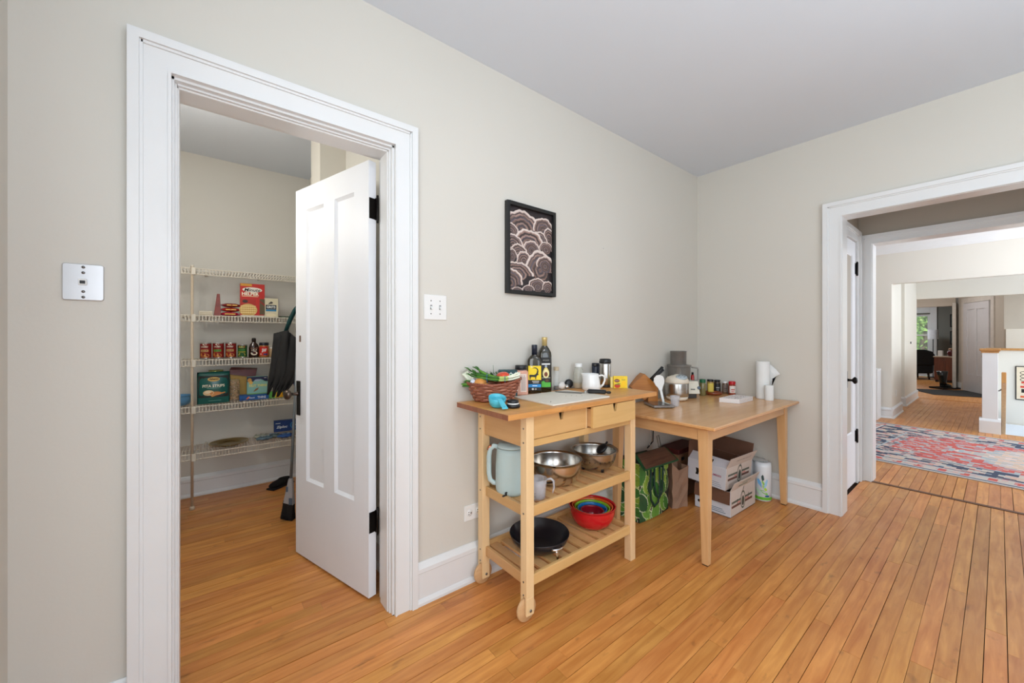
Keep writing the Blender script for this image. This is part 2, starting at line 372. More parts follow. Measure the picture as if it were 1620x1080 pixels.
# foyer
struct('wall_living_header', bx((10.3, -1.01, 1.93), (10.42, 2.1, HZ)), TAUPE)
dA = Vector((10.464, -1.005, 0)); dd = Vector((-.919, -.394, 0)).normalized(); dn = Vector((-.394, .919, 0)).normalized()   # angled entry wall
L1 = (Vector((10.071, -1.173, 0)) - dA).length; L2 = (Vector((9.219, -1.539, 0)) - dA).length; L3 = (Vector((8.814, -1.712, 0)) - dA).length
def ang(a, d, z): p = dA + dd * a - dn * d; return (p.x, p.y, z)
def angbox(mb, a0, a1, d0, d1, z0, z1): return mb.hexa([ang(a0, d0, z0), ang(a1, d0, z0), ang(a1, d1, z0), ang(a0, d1, z0)], [ang(a0, d0, z1), ang(a1, d0, z1), ang(a1, d1, z1), ang(a0, d1, z1)])
mb = MB(); angbox(mb, -.15, L1 - .02, 0, .12, 0, HZ); angbox(mb, L1 - .02, L2 + .02, 0, .12, 1.97, HZ); angbox(mb, L2 + .02, L3, 0, .12, 0, HZ)
struct('wall_foyer_entry', mb, mat('wall_paint_foyer', (190, 182, 170), .6, var=.01))
struct('wall_foyer_right', bx((8.80, -4.6, 0), (8.95, -1.70, HZ)), mat('wall_paint_foyer', (190, 182, 170), .6))
struct('wall_foyer_stair', bx((8.70, -4.6, 0), (8.80, -1.72, 1.36), .004), WALLH)
# living room
struct('wall_living_back', MB().box((14.0, -1.6, 0), (14.15, -.33, HZ)).box((14.0, .33, 0), (14.15, 2.1, HZ)).box((14.0, -.33, 0), (14.15, .33, .62)).box((14.0, -.33, 1.90), (14.15, .33, HZ)), GREY)
struct('wall_living_right', bx((10.42, -1.7, 0), (14.0, -1.6, HZ)), GREY)
struct('wall_living_left', bx((7.9, 2.05, 0), (14.0, 2.15, HZ)), GREY)
# living room window
wn = MB().box((13.96, -.47, .5), (14.0, -.33, 2.14), .004).box((13.96, .33, .5), (14.0, .47, 2.14), .004).box((13.96, -.33, 1.94), (14.0, .33, 2.14), .004).box((13.94, -.5, .54), (14.0, .5, .62), .004)
win = struct('window_1', wn, TRIM)
sash = MB().box((14.03, -.33, .62), (14.07, -.27, 1.90)).box((14.03, .27, .62), (14.07, .33, 1.90)).box((14.03, -.27, 1.84), (14.07, .27, 1.90)).box((14.03, -.27, .62), (14.07, .27, .69)).box((14.02, -.27, 1.235), (14.07, .27, 1.285))
sash.build('sash', TRIM, win)
bx((14.045, -.27, .69), (14.05, .27, 1.235)).build('pane', GLASS, win); bx((14.045, -.27, 1.285), (14.05, .27, 1.84)).build('pane', GLASS, win)
# --- baseboards: profile extruded; (a = outwards, b = up)
def bprof(h=.184, t=.018): return [(0, 0), (t + .012, 0), (t + .012, .012), (t + .006, .022), (t, .026), (t, h - .045), (t + .006, h - .04), (t + .005, h - .022), (.008, h - .006), (.004, h), (0, h)]
def base_x(name, x0, x1, y, sgn=-1, h=.184): struct(name, MB().prism(bprof(h), lambda a, b, d: (d, y + sgn * a, b), x0, x1), TRIM)
def base_y(name, y0, y1, x, sgn=-1, h=.184): struct(name, MB().prism(bprof(h), lambda a, b, d: (x + sgn * a, d, b), y0, y1), TRIM)
base_x('baseboard_back', -2.624, 0, 0); base_x('baseboard_back_left', -3.782, -3.553, 0)
base_y('baseboard_right', -.884, 0, 0); base_y('baseboard_left', -4.6, 0, -3.782, 1)
base_x('baseboard_pantry_back', -3.84, -2.64, 2.175, -1, .155); base_y('baseboard_pantry_right', .16, 2.175, -2.64, -1, .155)
base_y('baseboard_pantry_left', .16, 2.175, -3.84, 1, .155)
base_y('baseboard_hall_pier', -.65, .0, 4.6, -1, .16); base_x('baseboard_hall_pier_side', 4.58, 5.5, -.65, -1, .16)
base_y('baseboard_passage', -.615, -.50, 6.2, -1, .16); base_x('baseboard_passage_side', 6.18, 7.78, -.615, -1, .16)
mb = MB(); angbox(mb, .0, L1 - .13, -.02, 0, 0, .16); angbox(mb, L2 + .13, L3, -.02, 0, 0, .16); struct('baseboard_foyer', mb, TRIM)
base_y('baseboard_living', -1.6, 2.0, 14.0, -1, .16)
struct('trim_4', MB().box((10.26, -1.02, 0), (10.44, -.96, 2.0), .004), mat('trim_taupe', (196, 190, 180), .5))

# --- pantry door frame (casing, jamb, stops)
def casing(name, x0, x1, zt, w, fn, left=True, right=True):
    # fn(u, d, z): u along wall, d out of the wall
    mb = MB(); fl = .018; bb = .03
    def b3(u0, u1, d0, d1, z0, z1):
        c = [(u0, d0), (u1, d0), (u1, d1), (u0, d1)]
        mb.hexa([fn(a, b, z0) for a, b in c], [fn(a, b, z1) for a, b in c])
    if left: b3(x0 - w + bb, x0 - .008, 0, fl, 0, zt + .0085); b3(x0 - .008, x0, 0, fl + .004, 0, zt + .008); b3(x0 - w, x0 - w + .026, 0, .032, 0, zt + w); b3(x0 - w + .026, x0 - w + .034, 0, .024, 0, zt + w - .026)
    if right: b3(x1 + .008, x1 + w - bb, 0, fl, 0, zt + .0085); b3(x1, x1 + .008, 0, fl + .004, 0, zt + .008); b3(x1 + w - .026, x1 + w, 0, .032, 0, zt + w); b3(x1 + w - .034, x1 + w - .026, 0, .024, 0, zt + w - .026)
    a = x0 - w + (.03 if left else 0); b = x1 + w - (.03 if right else 0)
    b3(a, b, 0, fl - .0006, zt + .008, zt + w - .03); b3(x0, x1, 0, fl + .004, zt, zt + .008)
    b3(a - .004, b + .004, 0, .032, zt + w - .026, zt + w); b3(a, b, 0, .024, zt + w - .034, zt + w - .026)
    return struct(name, mb, TRIM)
casing('trim_5', -3.453, -2.724, 2.041, .099, lambda a, d, z: (a, -d, z))
mb = MB()
mb.box((-3.47, -.002, 0), (-3.447, .155, 2.055)).box((-2.732, -.002, 0), (-2.70, .155, 2.055)).box((-3.47, -.002, 2.033), (-2.70, .155, 2.06))
mb.box((-3.447, .03, 0), (-3.436, .115, 2.033), .002).box((-2.743, .03, 0), (-2.732, .115, 2.033), .002).box((-3.447, .03, 2.022), (-2.732, .115, 2.033), .002)
mb.box((-3.447, .018, 0), (-3.441, .03, 2.033)).box((-2.738, .018, 0), (-2.732, .03, 2.033)).box((-3.44, .018, 2.027), (-2.738, .03, 2.033))
struct('trim_6', mb, TRIM)
struct('trim_7', MB().box((-3.56, .12, 0), (-3.47, .14, 2.15)).box((-2.70, .12, 0), (-2.65, .14, 2.15)).box((-3.56, .12, 2.06), (-2.65, .14, 2.15)), TRIM)
# --- kitchen-to-hall frame
casing('trim_8', -.982 - 1.32, -.982, 2.024, .099, lambda a, d, z: (-d, a, z), left=True, right=True)
struct('trim_9', MB().box((-.004, -.985, 0), (.13, -.965, 2.04)).box((-.004, -2.3, 2.022), (.13, -.985, 2.05)).box((-.004, -2.32, 0), (.13, -2.3, 2.04)), TRIM)
casing('trim_10', -.98 - 1.4, -.98, 1.985, .075, lambda a, d, z: (1.0 - d, a, z), left=True, right=True)
struct('trim_11', MB().box((.998, -.985, 0), (1.14, -.965, 2.01)).box((.998, -2.4, 1.985), (1.14, -.985, 2.012)), TRIM)
casing('trim_12', .14, .86, 1.995, .09, lambda a, d, z: (a, -.895 - d, z), left=False, right=True)

# --- panel door builder (local: hinge edge at x=0, door to +x=W, front face y=0 facing -y, thickness +y)
def panel_door(root, W, Hd, T, panels, m, stile=.105):
    mb = MB(); rc = .011
    xs = sorted({0, W, *[p[0] for p in panels], *[p[1] for p in panels]}); zs = sorted({0, Hd, *[p[2] for p in panels], *[p[3] for p in panels]})
    inside = lambda x, z: any(p[0] < x < p[1] and p[2] < z < p[3] for p in panels)
    for i in range(len(xs) - 1):
        for j in range(len(zs) - 1):
            if not inside((xs[i] + xs[i + 1]) / 2, (zs[j] + zs[j + 1]) / 2):
                mb.box((xs[i], 0, zs[j]), (xs[i + 1], T, zs[j + 1]))
    frame = mb.build('stile_and_rail_frame', m, root)
    for p in panels:
        a, b, c, d = p
        q = MB().box((a, rc, c), (b, T - rc, d)); q.build('panel', m, root)
        q = MB()
        for (u0, v0, u1, v1, u2, v2, u3, v3) in [(a, c, b, c, b - .014, c + .014, a + .014, c + .014), (b, c, b, d, b - .014, d - .014, b - .014, c + .014), (b, d, a, d, a + .014, d - .014, b - .014, d - .014), (a, d, a, c, a + .014, c + .014, a + .014, d - .014)]:
            q._add([(u0, .001, v0), (u1, .001, v1), (u2, rc, v2), (u3, rc, v3), (u0, rc, v0), (u1, rc, v1)], [(0, 1, 2, 3), (0, 4, 5, 1)])
        q.build('panel_moulding', m, root)
def knob_set(root, x, z, m, sgn=-1, plate=(.028, .10), T=.0, r=.027):
    k = MB().box((x - plate[0], 0, z - plate[1] * 1.15), (x + plate[0], sgn * .005, z + plate[1] * .6), .002).build('escutcheon_plate', m, root)
    q = MB(); q.M = Matrix.Translation((x, 0, z)) @ Matrix.Rotation(R(90) * (1 if sgn < 0 else -1), 4, 'X')
    q.lathe([(.013, 0), (.011, .012), (.009, .03), (.011, .038), (r * .8, .045), (r, .055), (r * .97, .066), (r * .6, .075), (.0001, .078)], 20)
    q.build('knob', mat('aged_bronze', (92, 80, 72), .28, .9, var=.15), k)
# pantry door
pd = bpy.data.objects.new('door_1', None); C.objects.link(pd); pd['kind'] = 'structure'
al = Vector((-.28, .96, 0)).normalized()
# mirror so that local +x runs from the hinge along the leaf, local -y is the room side
pd.location = (-2.782, .153, .012)
ang_d = math.atan2(al.y, al.x)
# room side normal (-.96,-.28) must be local -y : with x axis = al, -y axis = (al.y,-al.x) = (.96,.28) -> flip by building on +y side
pd.rotation_euler = (0, 0, ang_d)
T = .038
def door_flipped(root, W, Hd, T, panels, m):
    before = set(bpy.data.objects); panel_door(root, W, Hd, T, panels, m)
    for o in set(bpy.data.objects) - before:
        me = o.data; me.transform(Matrix.Scale(-1, 4, (0, 1, 0))); me.flip_normals()
door_flipped(pd, .674, 2.008, T, [(.115, .285, .42, 1.885), (.385, .56, .42, 1.885)], DOORW)
k = MB().box((.674 - .052, 0, .765), (.674 - .012, .005, .955), .002).build('escutcheon_plate', BLKM, pd)
q = MB(); q.M = Matrix.Translation((.674 - .032, .004, .885)) @ Matrix.Rotation(R(-90), 4, 'X')
q.lathe([(.014, 0), (.011, .008), (.008, .02), (.008, .036), (.018, .042), (.026, .05), (.027, .058), (.022, .068), (.010, .072), (.0001, .073)], 24)
q.build('knob', mat('aged_bronze', (92, 80, 72), .28, .9, var=.15), k)
MB().box((.618, 0, 1.17), (.63, .004, 1.205), .001).build('keeper', mat('brown_chip', (110, 84, 66), .6), pd)
for z in (1.79, .343):
    h = MB(); h.box((-.0015, -T + .004, z - .048), (0, -.002, z + .048)); h.box((-.010, -T - .002, z - .05), (-.0, -T + .006, z + .05))
    hh = h.build('hinge', BLKM, pd)
    MB().lathe([(.0001, -.066), (.004, -.064), (.0058, -.058), (.0045, -.054), (.0065, -.052), (.0065, .052), (.0045, .054), (.0058, .058), (.004, .064), (.0001, .066)], 12, (-.011, -T - .001, z)).build('hinge_pin', BLKM, hh)
# vestibule door (closed)
vd = bpy.data.objects.new('door_2', None); C.objects.link(vd); vd['kind'] = 'structure'
vd.location = (.13, -.902, .012)
panel_door(vd, .725, 1.975, .035, [(.115, .315, .42, 1.86), (.41, .61, .42, 1.86)], DOORW)
k = MB().box((.40, 0, .80), (.44, -.004, .93), .002).build('escutcheon_plate', BLKM, vd)
q = MB(); q.M = Matrix.Translation((.42, -.003, .862)) @ Matrix.Rotation(R(90), 4, 'X'); q.lathe([(.012, 0), (.009, .02), (.009, .03), (.026, .042), (.027, .05), (.018, .06), (.0001, .063)], 20); q.build('knob', BLKM, k)
for z in (1.76, .38):
    h = MB().box((.70, -.003, z - .045), (.728, 0, z + .045)).build('hinge', BLKM, vd)
    MB().lathe([(.0001, -.06), (.006, -.055), (.007, -.05), (.007, .05), (.006, .055), (.0001, .06)], 12, (.728, -.010, z)).build('hinge_pin', BLKM, h)
# entry door (angled wall)
ed = bpy.data.objects.new('door_3', None); C.objects.link(ed); ed['kind'] = 'structure'
p = dA + dd * (L1 - .01) ; ed.location = (p.x, p.y, .01); ed.rotation_euler = (0, 0, math.atan2(dd.y, dd.x))
Wd = L2 - L1 + .02
DG = mat('entry_door_grey_white', (205, 204, 206), .4, var=.02)
door_flipped(ed, Wd, 1.945, .04, [(.14, .41, .38, 1.80), (.52, .79, .38, 1.80)], DG)
e = MB().box((.05, 0, .70), (.085, .012, .86), .002).build('lock_case', BLKM, ed)
q = MB(); q.M = Matrix.Translation((.067, .01, .80)) @ Matrix.Rotation(R(-90), 4, 'X'); q.lathe([(.012, 0), (.01, .03), (.03, .04), (.03, .055), (.0001, .065)], 16); q.build('knob', mat('aged_bronze', (92, 80, 72), .28, .9), e)
q = MB(); q.M = Matrix.Translation((.067, 0, 1.06)) @ Matrix.Rotation(R(-90), 4, 'X'); q.lathe([(.034, 0), (.03, .02), (.0001, .024)], 16); q.build('deadbolt', BLKM, ed)
MB().box((.01, 0, 1.23), (.11, .012, 1.25), .002).build('chain_lock', BLKM, ed)
for z in (1.62, .98): MB().box((Wd - .02, 0, z), (Wd + .005, .006, z + .09)).build('hinge', STEELD, ed)
mb = MB(); angbox(mb, L1 - .13, L1 - .02, -.02, 0, 0, 2.07); angbox(mb, L2 + .02, L2 + .13, -.02, 0, 0, 2.07); angbox(mb, L1 - .02, L2 + .02, -.02, 0, 1.965, 2.07)
struct('trim_13', mb, mat('trim_entry', (206, 200, 192), .45))

# --- stairwell: newel, cap, guard walls, handrail
nw = bpy.data.objects.new('newel_post', None); C.objects.link(nw); tag(nw, 'square white newel post with oak cap at the stairwell corner', 'newel post'); nw.location = (4.42, -1.57, 0)
MB().box((-.064, -.064, .17), (.064, .064, 1.02), .003).build('shaft', TRIM, nw)
MB().prism([(-.087, 0), (.087, 0), (.087, .15), (.078, .165), (.066, .18), (-.066, .18), (-.078, .165), (-.087, .15)], lambda a, b, d: (a, d, b), -.087, .087).build('plinth', TRIM, nw)
MB().box((-.072, -.072, 1.008), (.072, .072, 1.03)).box((-.085, -.085, 1.03), (.085, .085, 1.062), .006).build('cap', OAK, nw)
struct('wall_stair_guard_side', bx((4.49, -1.60, -1.2), (7.0, -1.53, .94)), WALLH)
struct('wall_stair_guard_end', MB().box((7.0, -4.5, -1.2), (7.08, -1.53, .985)), WALLH)
struct('trim_14', MB().box((6.97, -4.5, .985), (7.11, -1.50, 1.02), .004).box((4.49, -1.63, .94), (6.97, -1.50, .975), .004), OAK)
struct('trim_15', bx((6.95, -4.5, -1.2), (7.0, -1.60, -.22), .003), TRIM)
struct('trim_16', bx((4.36, -4.5, -.2), (4.40, -1.66, .002), .003), wood('oak_nosing', (196, 146, 84), (168, 116, 60), .4, 1))
hr = tag(MB().hexa([(4.62, -1.70, .62), (6.9, -1.70, -1.0), (6.9, -1.66, -1.0), (4.62, -1.66, .62)], [(4.62, -1.70, .76), (6.9, -1.70, -.86), (6.9, -1.66, -.86), (4.62, -1.66, .76)]).build('handrail', OAK, bev=.006), 'flat oak handrail descending beside the white newel post', 'handrail')
MB().tube([(4.8, -1.60, .50), (4.8, -1.64, .50), (4.8, -1.68, .54)], .008).build('bracket', STEELD, hr)

# ================================================================== WALL FITTINGS AND PICTURES
# phone jack plate
t = thing('phone_jack_plate', 'square brushed steel phone jack wall plate left of the pantry doorway', 'wall plate', (-3.644, 0, 1.367))
pl = MB().prism([(-.037, -.052), (.037, -.052), (.041, -.048), (.041, .048), (.037, .052), (-.037, .052), (-.041, .048), (-.041, -.048)], lambda a, b, d: (a, d, b), 0, -.006).build('plate', mat('satin_steel', (196, 196, 198), .32, .75, var=.02), t, bev=.0015)
MB().box((-.009, -.0055, -.008), (.008, -.013, .009), .001).build('jack', WHITE, t)
MB().box((-.006, -.0132, -.005), (.005, -.0136, .004)).build('jack_opening', BLACK, t)
for z in (.043, .027, -.027, -.043):
    q = MB(); q.M = Matrix.Translation((.0, -.006, z)) @ Matrix.Rotation(R(90), 4, 'X'); q.lathe([(.004, 0), (.0035, .0018), (.0001, .0022)], 12); q.build('screw', STEELD, t)
# light switch
t = thing('light_switch', 'white double toggle light switch plate right of the pantry doorway', 'light switch', (-2.526, 0, 1.347))
MB().box((-.058, 0, -.058), (.058, -.006, .058), .002).build('plate', WHITE, t)
for x in (-.023, .023):
    k = MB().box((x - .005, -.0062, -.011), (x + .005, -.007, .011)).build('toggle_slot', mat('slot_grey', (150, 150, 150), .5), t)
    MB().hexa([(x - .004, -.006, -.002), (x + .004, -.006, -.002), (x + .004, -.018, -.010), (x - .004, -.018, -.010)], [(x - .004, -.006, .006), (x + .004, -.006, .006), (x + .004, -.018, -.004), (x - .004, -.018, -.004)]).build('toggle', WHITE, t)
    for z in (-.03, .03):
        q = MB(); q.M = Matrix.Translation((x, -.006, z)) @ Matrix.Rotation(R(90), 4, 'X'); q.lathe([(.003, 0), (.0001, .0015)], 10); q.build('screw', STEELD, t)
# outlet
t = thing('wall_outlet', 'white double power outlet plate low on the wall behind the cart', 'outlet', (-2.312, 0, .335))
MB().box((-.056, 0, -.038), (.056, -.006, .038), .002).build('plate', WHITE, t)
for x in (-.028, .024):
    q = MB(); q.M = Matrix.Translation((x, -.006, 0)) @ Matrix.Rotation(R(90), 4, 'X'); q.lathe([(.017, 0), (.016, .002), (.0001, .002)], 20); k = q.build('socket_face', WHITE, t)
    MB().box((x - .009, -.0082, .004), (x - .002, -.0086, .007)).box((x - .009, -.0082, -.007), (x - .002, -.0086, -.004)).box((x + .005, -.0082, -.003), (x + .010, -.0086, .003)).build('socket_slots', BLACK, k)
# framed mushroom print
fr = thing('framed_picture', 'black framed print of overlapping ringed bracket fungi on the wall', 'picture', (-1.9365, 0, 1.690))
W2, H2 = .1815, .247
mb = MB()
for (a, b, c, d) in ((-W2, -H2, -W2 + .02, H2), (W2 - .02, -H2, W2, H2), (-W2 + .02, H2 - .02, W2 - .02, H2), (-W2 + .02, -H2, W2 - .02, -H2 + .02)): mb.box((a, -.003, b), (c, -.026, d))
mb.build('frame', mat('black_frame', (28, 28, 28), .35), fr, bev=.002)
rs = random.Random(11)
shells = [(.30, .86, .42, .20, 0.0), (.80, .86, .26, .16, .2), (.93, .76, .14, .14, .1), (.06, .74, .16, .10, .0), (.70, .70, .2, .12, .3), (.46, .66, .36, .18, -.1), (.10, .60, .22, .12, .1), (.52, .57, .20, .11, .0), (.86, .60, .18, .09, -.1), (.22, .50, .20, .11, .2), (.08, .44, .12, .09, 0), (.34, .42, .16, .12, .1),
          (.72, .40, .34, .22, 0), (.84, .40, .22, .12, -.2), (.20, .27, .36, .13, -.2), (.05, .17, .27, .16, -.3), (.66, .12, .22, .10, .2), (.9, .1, .14, .1, 0), (.45, .05, .14, .05, 0), (.20, .02, .12, .04, .2)]
def fungi(uu, vv):
    hit = None
    for i, (sx, sy, rx, ry, rot) in enumerate(shells):
        dx = (uu - sx); dy = (vv - (sy - ry * .55)) * 1.36
        a = math.atan2(dy, dx); rr = math.hypot(dx / rx, dy / (ry * 1.55 * 1.36 * .72))
        wob = 1 + .035 * math.sin(a * 5 + i * 2) + .02 * math.sin(a * 11 + i) + .012 * math.sin(a * 19)
        rr /= wob
        if dy < -.10 * ry and rr > .55: continue
        if rr < 1: hit = (rr, i, a)
    if hit is None:
        k = noise.noise(Vector((uu * 20, vv * 28, 0))) * 12; return (40 + k, 32 + k, 34 + k)
    rr, i, a = hit
    if rr > .89: return (218, 204, 196)
    if rr > .85: return (176, 152, 142)
    k = math.sin(rr * 26 + i + .8 * math.sin(a * 4)) * .5 + .5
    g = noise.noise(Vector((uu * 60, vv * 80, i))) * 14
    base = ((140, 112, 102), (98, 88, 96), (160, 132, 122), (84, 70, 70))[int(rr * 9 + i) % 4]
    f = .70 + .42 * k * (0.4 + rr * .7)
    return tuple(max(10, min(250, c * f + g)) for c in base)
painted('art_print', (-W2 + .02, -.008, -H2 + .02), (1, 0, 0), (0, 0, 1), W2 * 2 - .04, H2 * 2 - .04, 190, 262, fungi, attr_mat('art_print_paper', .35), fr)
tag(MB().lathe([(.0001, 0), (.004, .0), (.004, .004), (.0001, .005)], 10).build('wall_nail', WHITE, loc=(-1.29, -.002, 1.80), rot=(R(90), 0, 0)), 'tiny painted nail in the wall right of the picture', 'nail')

# ================================================================== KITCHEN CART
cart = thing('kitchen_cart', 'light birch kitchen trolley with butcher block top and two slatted shelves', 'cart', (0, 0, 0))
n = 9; y0, y1 = -.440, -.045
for i in range(n):
    a = y0 + (y1 - y0) * i / n; b = y0 + (y1 - y0) * (i + 1) / n; h = .9 - rnd.uniform(0, .0003)
    q = MB(); q.box((-2.435, a, .878), (-1.373, b - .0003, h)); s_ = q.build('top_stave', [BUTCH, ENDG], cart)
    for f in s_.data.polygons:
        if abs(f.normal.x) > .9: f.material_index = 1
def leg(x, y, z0): return MB().box((x - .021, y - .021, z0), (x + .021, y + .021, .878), .002).build('leg', BIRCH, cart)
LX, RX, FY, BY = -2.291, -1.552, -.388, -.060
for y in (FY, BY):
    # slotted legs over the wheels: fork made by two cheeks
    o = MB().box((LX - .021, y - .021, .105), (LX + .021, y + .021, .878), .002).box((LX - .021, y - .021, .03), (LX + .021, y - .008, .105), .002).box((LX - .021, y + .008, .03), (LX + .021, y + .021, .105), .002).build('leg', BIRCH, cart)
    q = MB(); q.M = Matrix.Translation((LX - .006, y, .051)) @ Matrix.Rotation(R(90), 4, 'X'); q.lathe([(.0001, -.0065), (.048, -.0065), (.050, -.005), (.050, .005), (.048, .0065), (.0001, .0065)], 32)
    wh = q.build('wheel', wood('wheel_birch', (216, 178, 132), (196, 152, 106), .5, 0), cart)
    q = MB(); q.M = Matrix.Translation((LX, y - .0225, .051)) @ Matrix.Rotation(R(90), 4, 'X'); q.lathe([(.006, -.0), (.006, .002), (.0001, .003)], 12); q.build('axle_bolt', STEELD, wh)
    leg(RX, y, 0)
    for z in (.82, .76, .46, .17, .115):
        q = MB(); q.M = Matrix.Translation((LX - .021, y, z)) @ Matrix.Rotation(R(-90), 4, 'Y'); q.lathe([(.004, 0), (.004, .0012), (.0001, .0016)], 10); q.build('screw', STEELD, cart)
MB().box((LX - .010, FY + .021, .735), (LX + .008, BY - .021, .868), .002).build('end_panel', BIRCHY, cart)
MB().box((RX - .008, FY + .021, .735), (RX + .010, BY - .021, .868), .002).build('end_panel', BIRCHY, cart)
MB().box((LX + .021, BY - .004, .735), (RX - .021, BY + .012, .868), .002).build('back_panel', BIRCHX, cart)
MB().box((LX + .021, FY - .012, .737), (RX - .021, FY + .008, .768), .002).build('drawer_rail', BIRCHX, cart)
MB().box((-1.931, FY - .012, .768), (-1.919, FY + .008, .878), .001).build('drawer_divider', BIRCH, cart)
def drawer(xa, xb, out):
    f = FY - .021 - out
    xm = (xa + xb) / 2
    pts = [(xa, .772), (xb, .772), (xb, .874), (xm + .018, .874), (xm + .008, .834), (xm - .008, .834), (xm - .018, .874), (xa, .874)]
    q = MB()
    for poly in ([(xa, .772), (xm - .008, .772), (xm - .008, .834), (xm - .018, .874), (xa, .874)], [(xm - .008, .772), (xm + .008, .772), (xm + .008, .834), (xm - .008, .834)], [(xm + .008, .772), (xb, .772), (xb, .874), (xm + .018, .874), (xm + .008, .834)]):
        q.prism(poly, lambda a, b, d: (a, d, b), f, f + .014)
    d = q.build('drawer', BIRCHX, cart)
    bx((xa + .004, f + .014, .776), (xa + .014, -.10, .862)).build('drawer_side', BIRCHY, d)
    bx((xb - .014, f + .014, .776), (xb - .004, -.10, .862)).build('drawer_side', BIRCHY, d)
    bx((xa + .014, f + .014, .776), (xb - .014, -.10, .782)).build('drawer_bottom', BIRCHX, d)
    bx((xm - .022, f + .030, .80), (xm + .022, f + .032, .876)).build('pull_recess', BLACK, d)
drawer(LX + .024, -1.932, -.005); drawer(-1.918, RX - .024, .028)
for z, nm in ((.44, 'mid'), (.146, 'low')):
    MB().box((LX + .021, FY - .015, z), (RX - .021, FY + .003, z + .046), .002).build('shelf_rail', BIRCHX, cart)
    MB().box((LX + .021, BY + .0, z), (RX - .021, BY + .016, z + .046), .002).build('shelf_rail', BIRCHX, cart)
    MB().box((LX - .004, FY + .021, z - .006), (LX + .014, BY - .021, z + .040), .002).build('shelf_rail', BIRCHY, cart)
    MB().box((RX - .014, FY + .021, z - .006), (RX + .004, BY - .021, z + .040), .002).build('shelf_rail', BIRCHY, cart)
    bx((LX + .021, FY + .003, z + .002), (RX - .021, FY + .022, z + .014)).build('slat_cleat', BIRCHX, cart)
    bx((LX + .021, BY - .018, z + .002), (RX - .021, BY, z + .014)).build('slat_cleat', BIRCHX, cart)
    ns = 10; sp = (RX - LX - .06) / ns
    for i in range(ns):
        a = LX + .03 + i * sp
        MB().box((a + .004, FY + .004, z + .0145), (a + sp - .016, BY - .001, z + .0285), .0015).build('slat', BIRCHY, cart)
SZ1, SZ2 = .4685, .1745

# ================================================================== TABLE
tb = thing('dining_table', 'square birch dining table with tapered legs pushed into the corner', 'table')
MB().box((-1.345, -.745, .727), (-.008, -.033, .745), .004).build('tabletop', TBL, tb)
for sx, x in ((-1, -1.302), (1, -.075)):
    for sy, y in ((-1, -.692), (1, -.085)):
        w0, w1 = .056, .034
        X0, Y0 = x, y
        f = lambda w, z: [(X0, Y0, z), (X0 - sx * w, Y0, z), (X0 - sx * w, Y0 - sy * w, z), (X0, Y0 - sy * w, z)]
        MB().hexa(f(w1, .006), f(w0, .727)).build('leg', TBLL, tb, bev=.002)
        g = lambda w, z: [(X0 - sx * .003, Y0 - sy * .003, z), (X0 - sx * (w - .003), Y0 - sy * .003, z), (X0 - sx * (w - .003), Y0 - sy * (w - .003), z), (X0 - sx * .003, Y0 - sy * (w - .003), z)]
        MB().hexa(g(w1, .0), g(w1, .006)).build('foot_pad', BLACK, tb)
AX = wood('table_apron', (222, 180, 130), (200, 150, 98), .32, 0, 5); AY = wood('table_apron_side', (222, 180, 130), (200, 150, 98), .32, 1, 5)
MB().box((-1.246, -.688, .656), (-.131, -.668, .727), .002).build('apron', AX, tb); MB().box((-1.246, -.11, .656), (-.131, -.09, .727), .002).build('apron', AX, tb)
MB().box((-1.298, -.636, .656), (-1.278, -.141, .727), .002).build('apron', AY, tb); MB().box((-.10, -.636, .656), (-.08, -.141, .727), .002).build('apron', AY, tb)

# ================================================================== ITEMS ON THE CART
TZ = .9003
CW = (90, 78, 72)
# --- wicker basket
bk = thing('wicker_basket', 'oval brown woven wicker basket of vegetables on the left end of the cart top', 'basket', (-2.272, -.118, TZ), R(-38.5))
WK = wood('wicker_brown', (168, 96, 68), (112, 58, 40), .38, 0, 14, bump=.1); WK2 = wood('wicker_light', (196, 132, 104), (140, 82, 62), .35, 0, 14, bump=.1)
def rimz(a): return .082 + .020 * max(0, math.cos(a)) ** 2 * (1 if math.cos(a) > 0 else 0) + .004 * abs(math.cos(a))
def bsurf(a, t):     # t 0..1 up the wall
    rx = .088 + .042 * t ** .9; ry = .062 + .030 * t ** .9
    return Vector((rx * math.cos(a), ry * math.sin(a), .003 + rimz(a) * t))
NR = 11; NS = 22
for wv, (nm, m) in enumerate((('weave', WK), ('weave', WK2))):
    q = MB()
    for r_ in range(NR):
        if r_ % 2 != wv: continue
        pts = []
        for k in range(NS * 4):
            a = 2 * math.pi * k / (NS * 4); s_ = math.sin(a * NS / 2 + (math.pi / 2 if r_ % 2 else 0) * 2 + r_ * .7)
            p = bsurf(a, (r_ + .5) / NR); o = Vector((math.cos(a), math.sin(a), 0)); p = p + o * (.0046 * s_); pts.append(p)
        q.tube(pts, .0052, 6, closed=True, flat=.55, up=(0, 0, 1))
    q.build(nm, m, bk)
q = MB()
for k in range(NS):
    a = 2 * math.pi * (k + .5) / NS; q.tube([bsurf(a, t) for t in (0, .35, .7, 1.0)], .0022, 5)
q.build('stakes', WK, bk)
q = MB()
for ph in (0, math.pi):
    q.tube([bsurf(2 * math.pi * k / 96, 1.0) + Vector((math.cos(2 * math.pi * k / 96), math.sin(2 * math.pi * k / 96), 0)) * .003 * math.sin(k * 2.1 + ph) + Vector((0, 0, .003 * math.cos(k * 2.1 + ph))) for k in range(96)], .0042, 6, closed=True)
q.build('rim', WK, bk)
MB().lathe([(.0001, .002), (1, .002), (1, .006), (.0001, .006)], 32, (0, 0, 0), .088, .062).build('base', WK, bk)
def bpt(x, y, z):      # basket local -> world
    c, s_ = math.cos(R(-38.5)), math.sin(R(-38.5)); return (-2.272 + x * c - y * s_, -.118 + x * s_ + y * c, TZ + z)
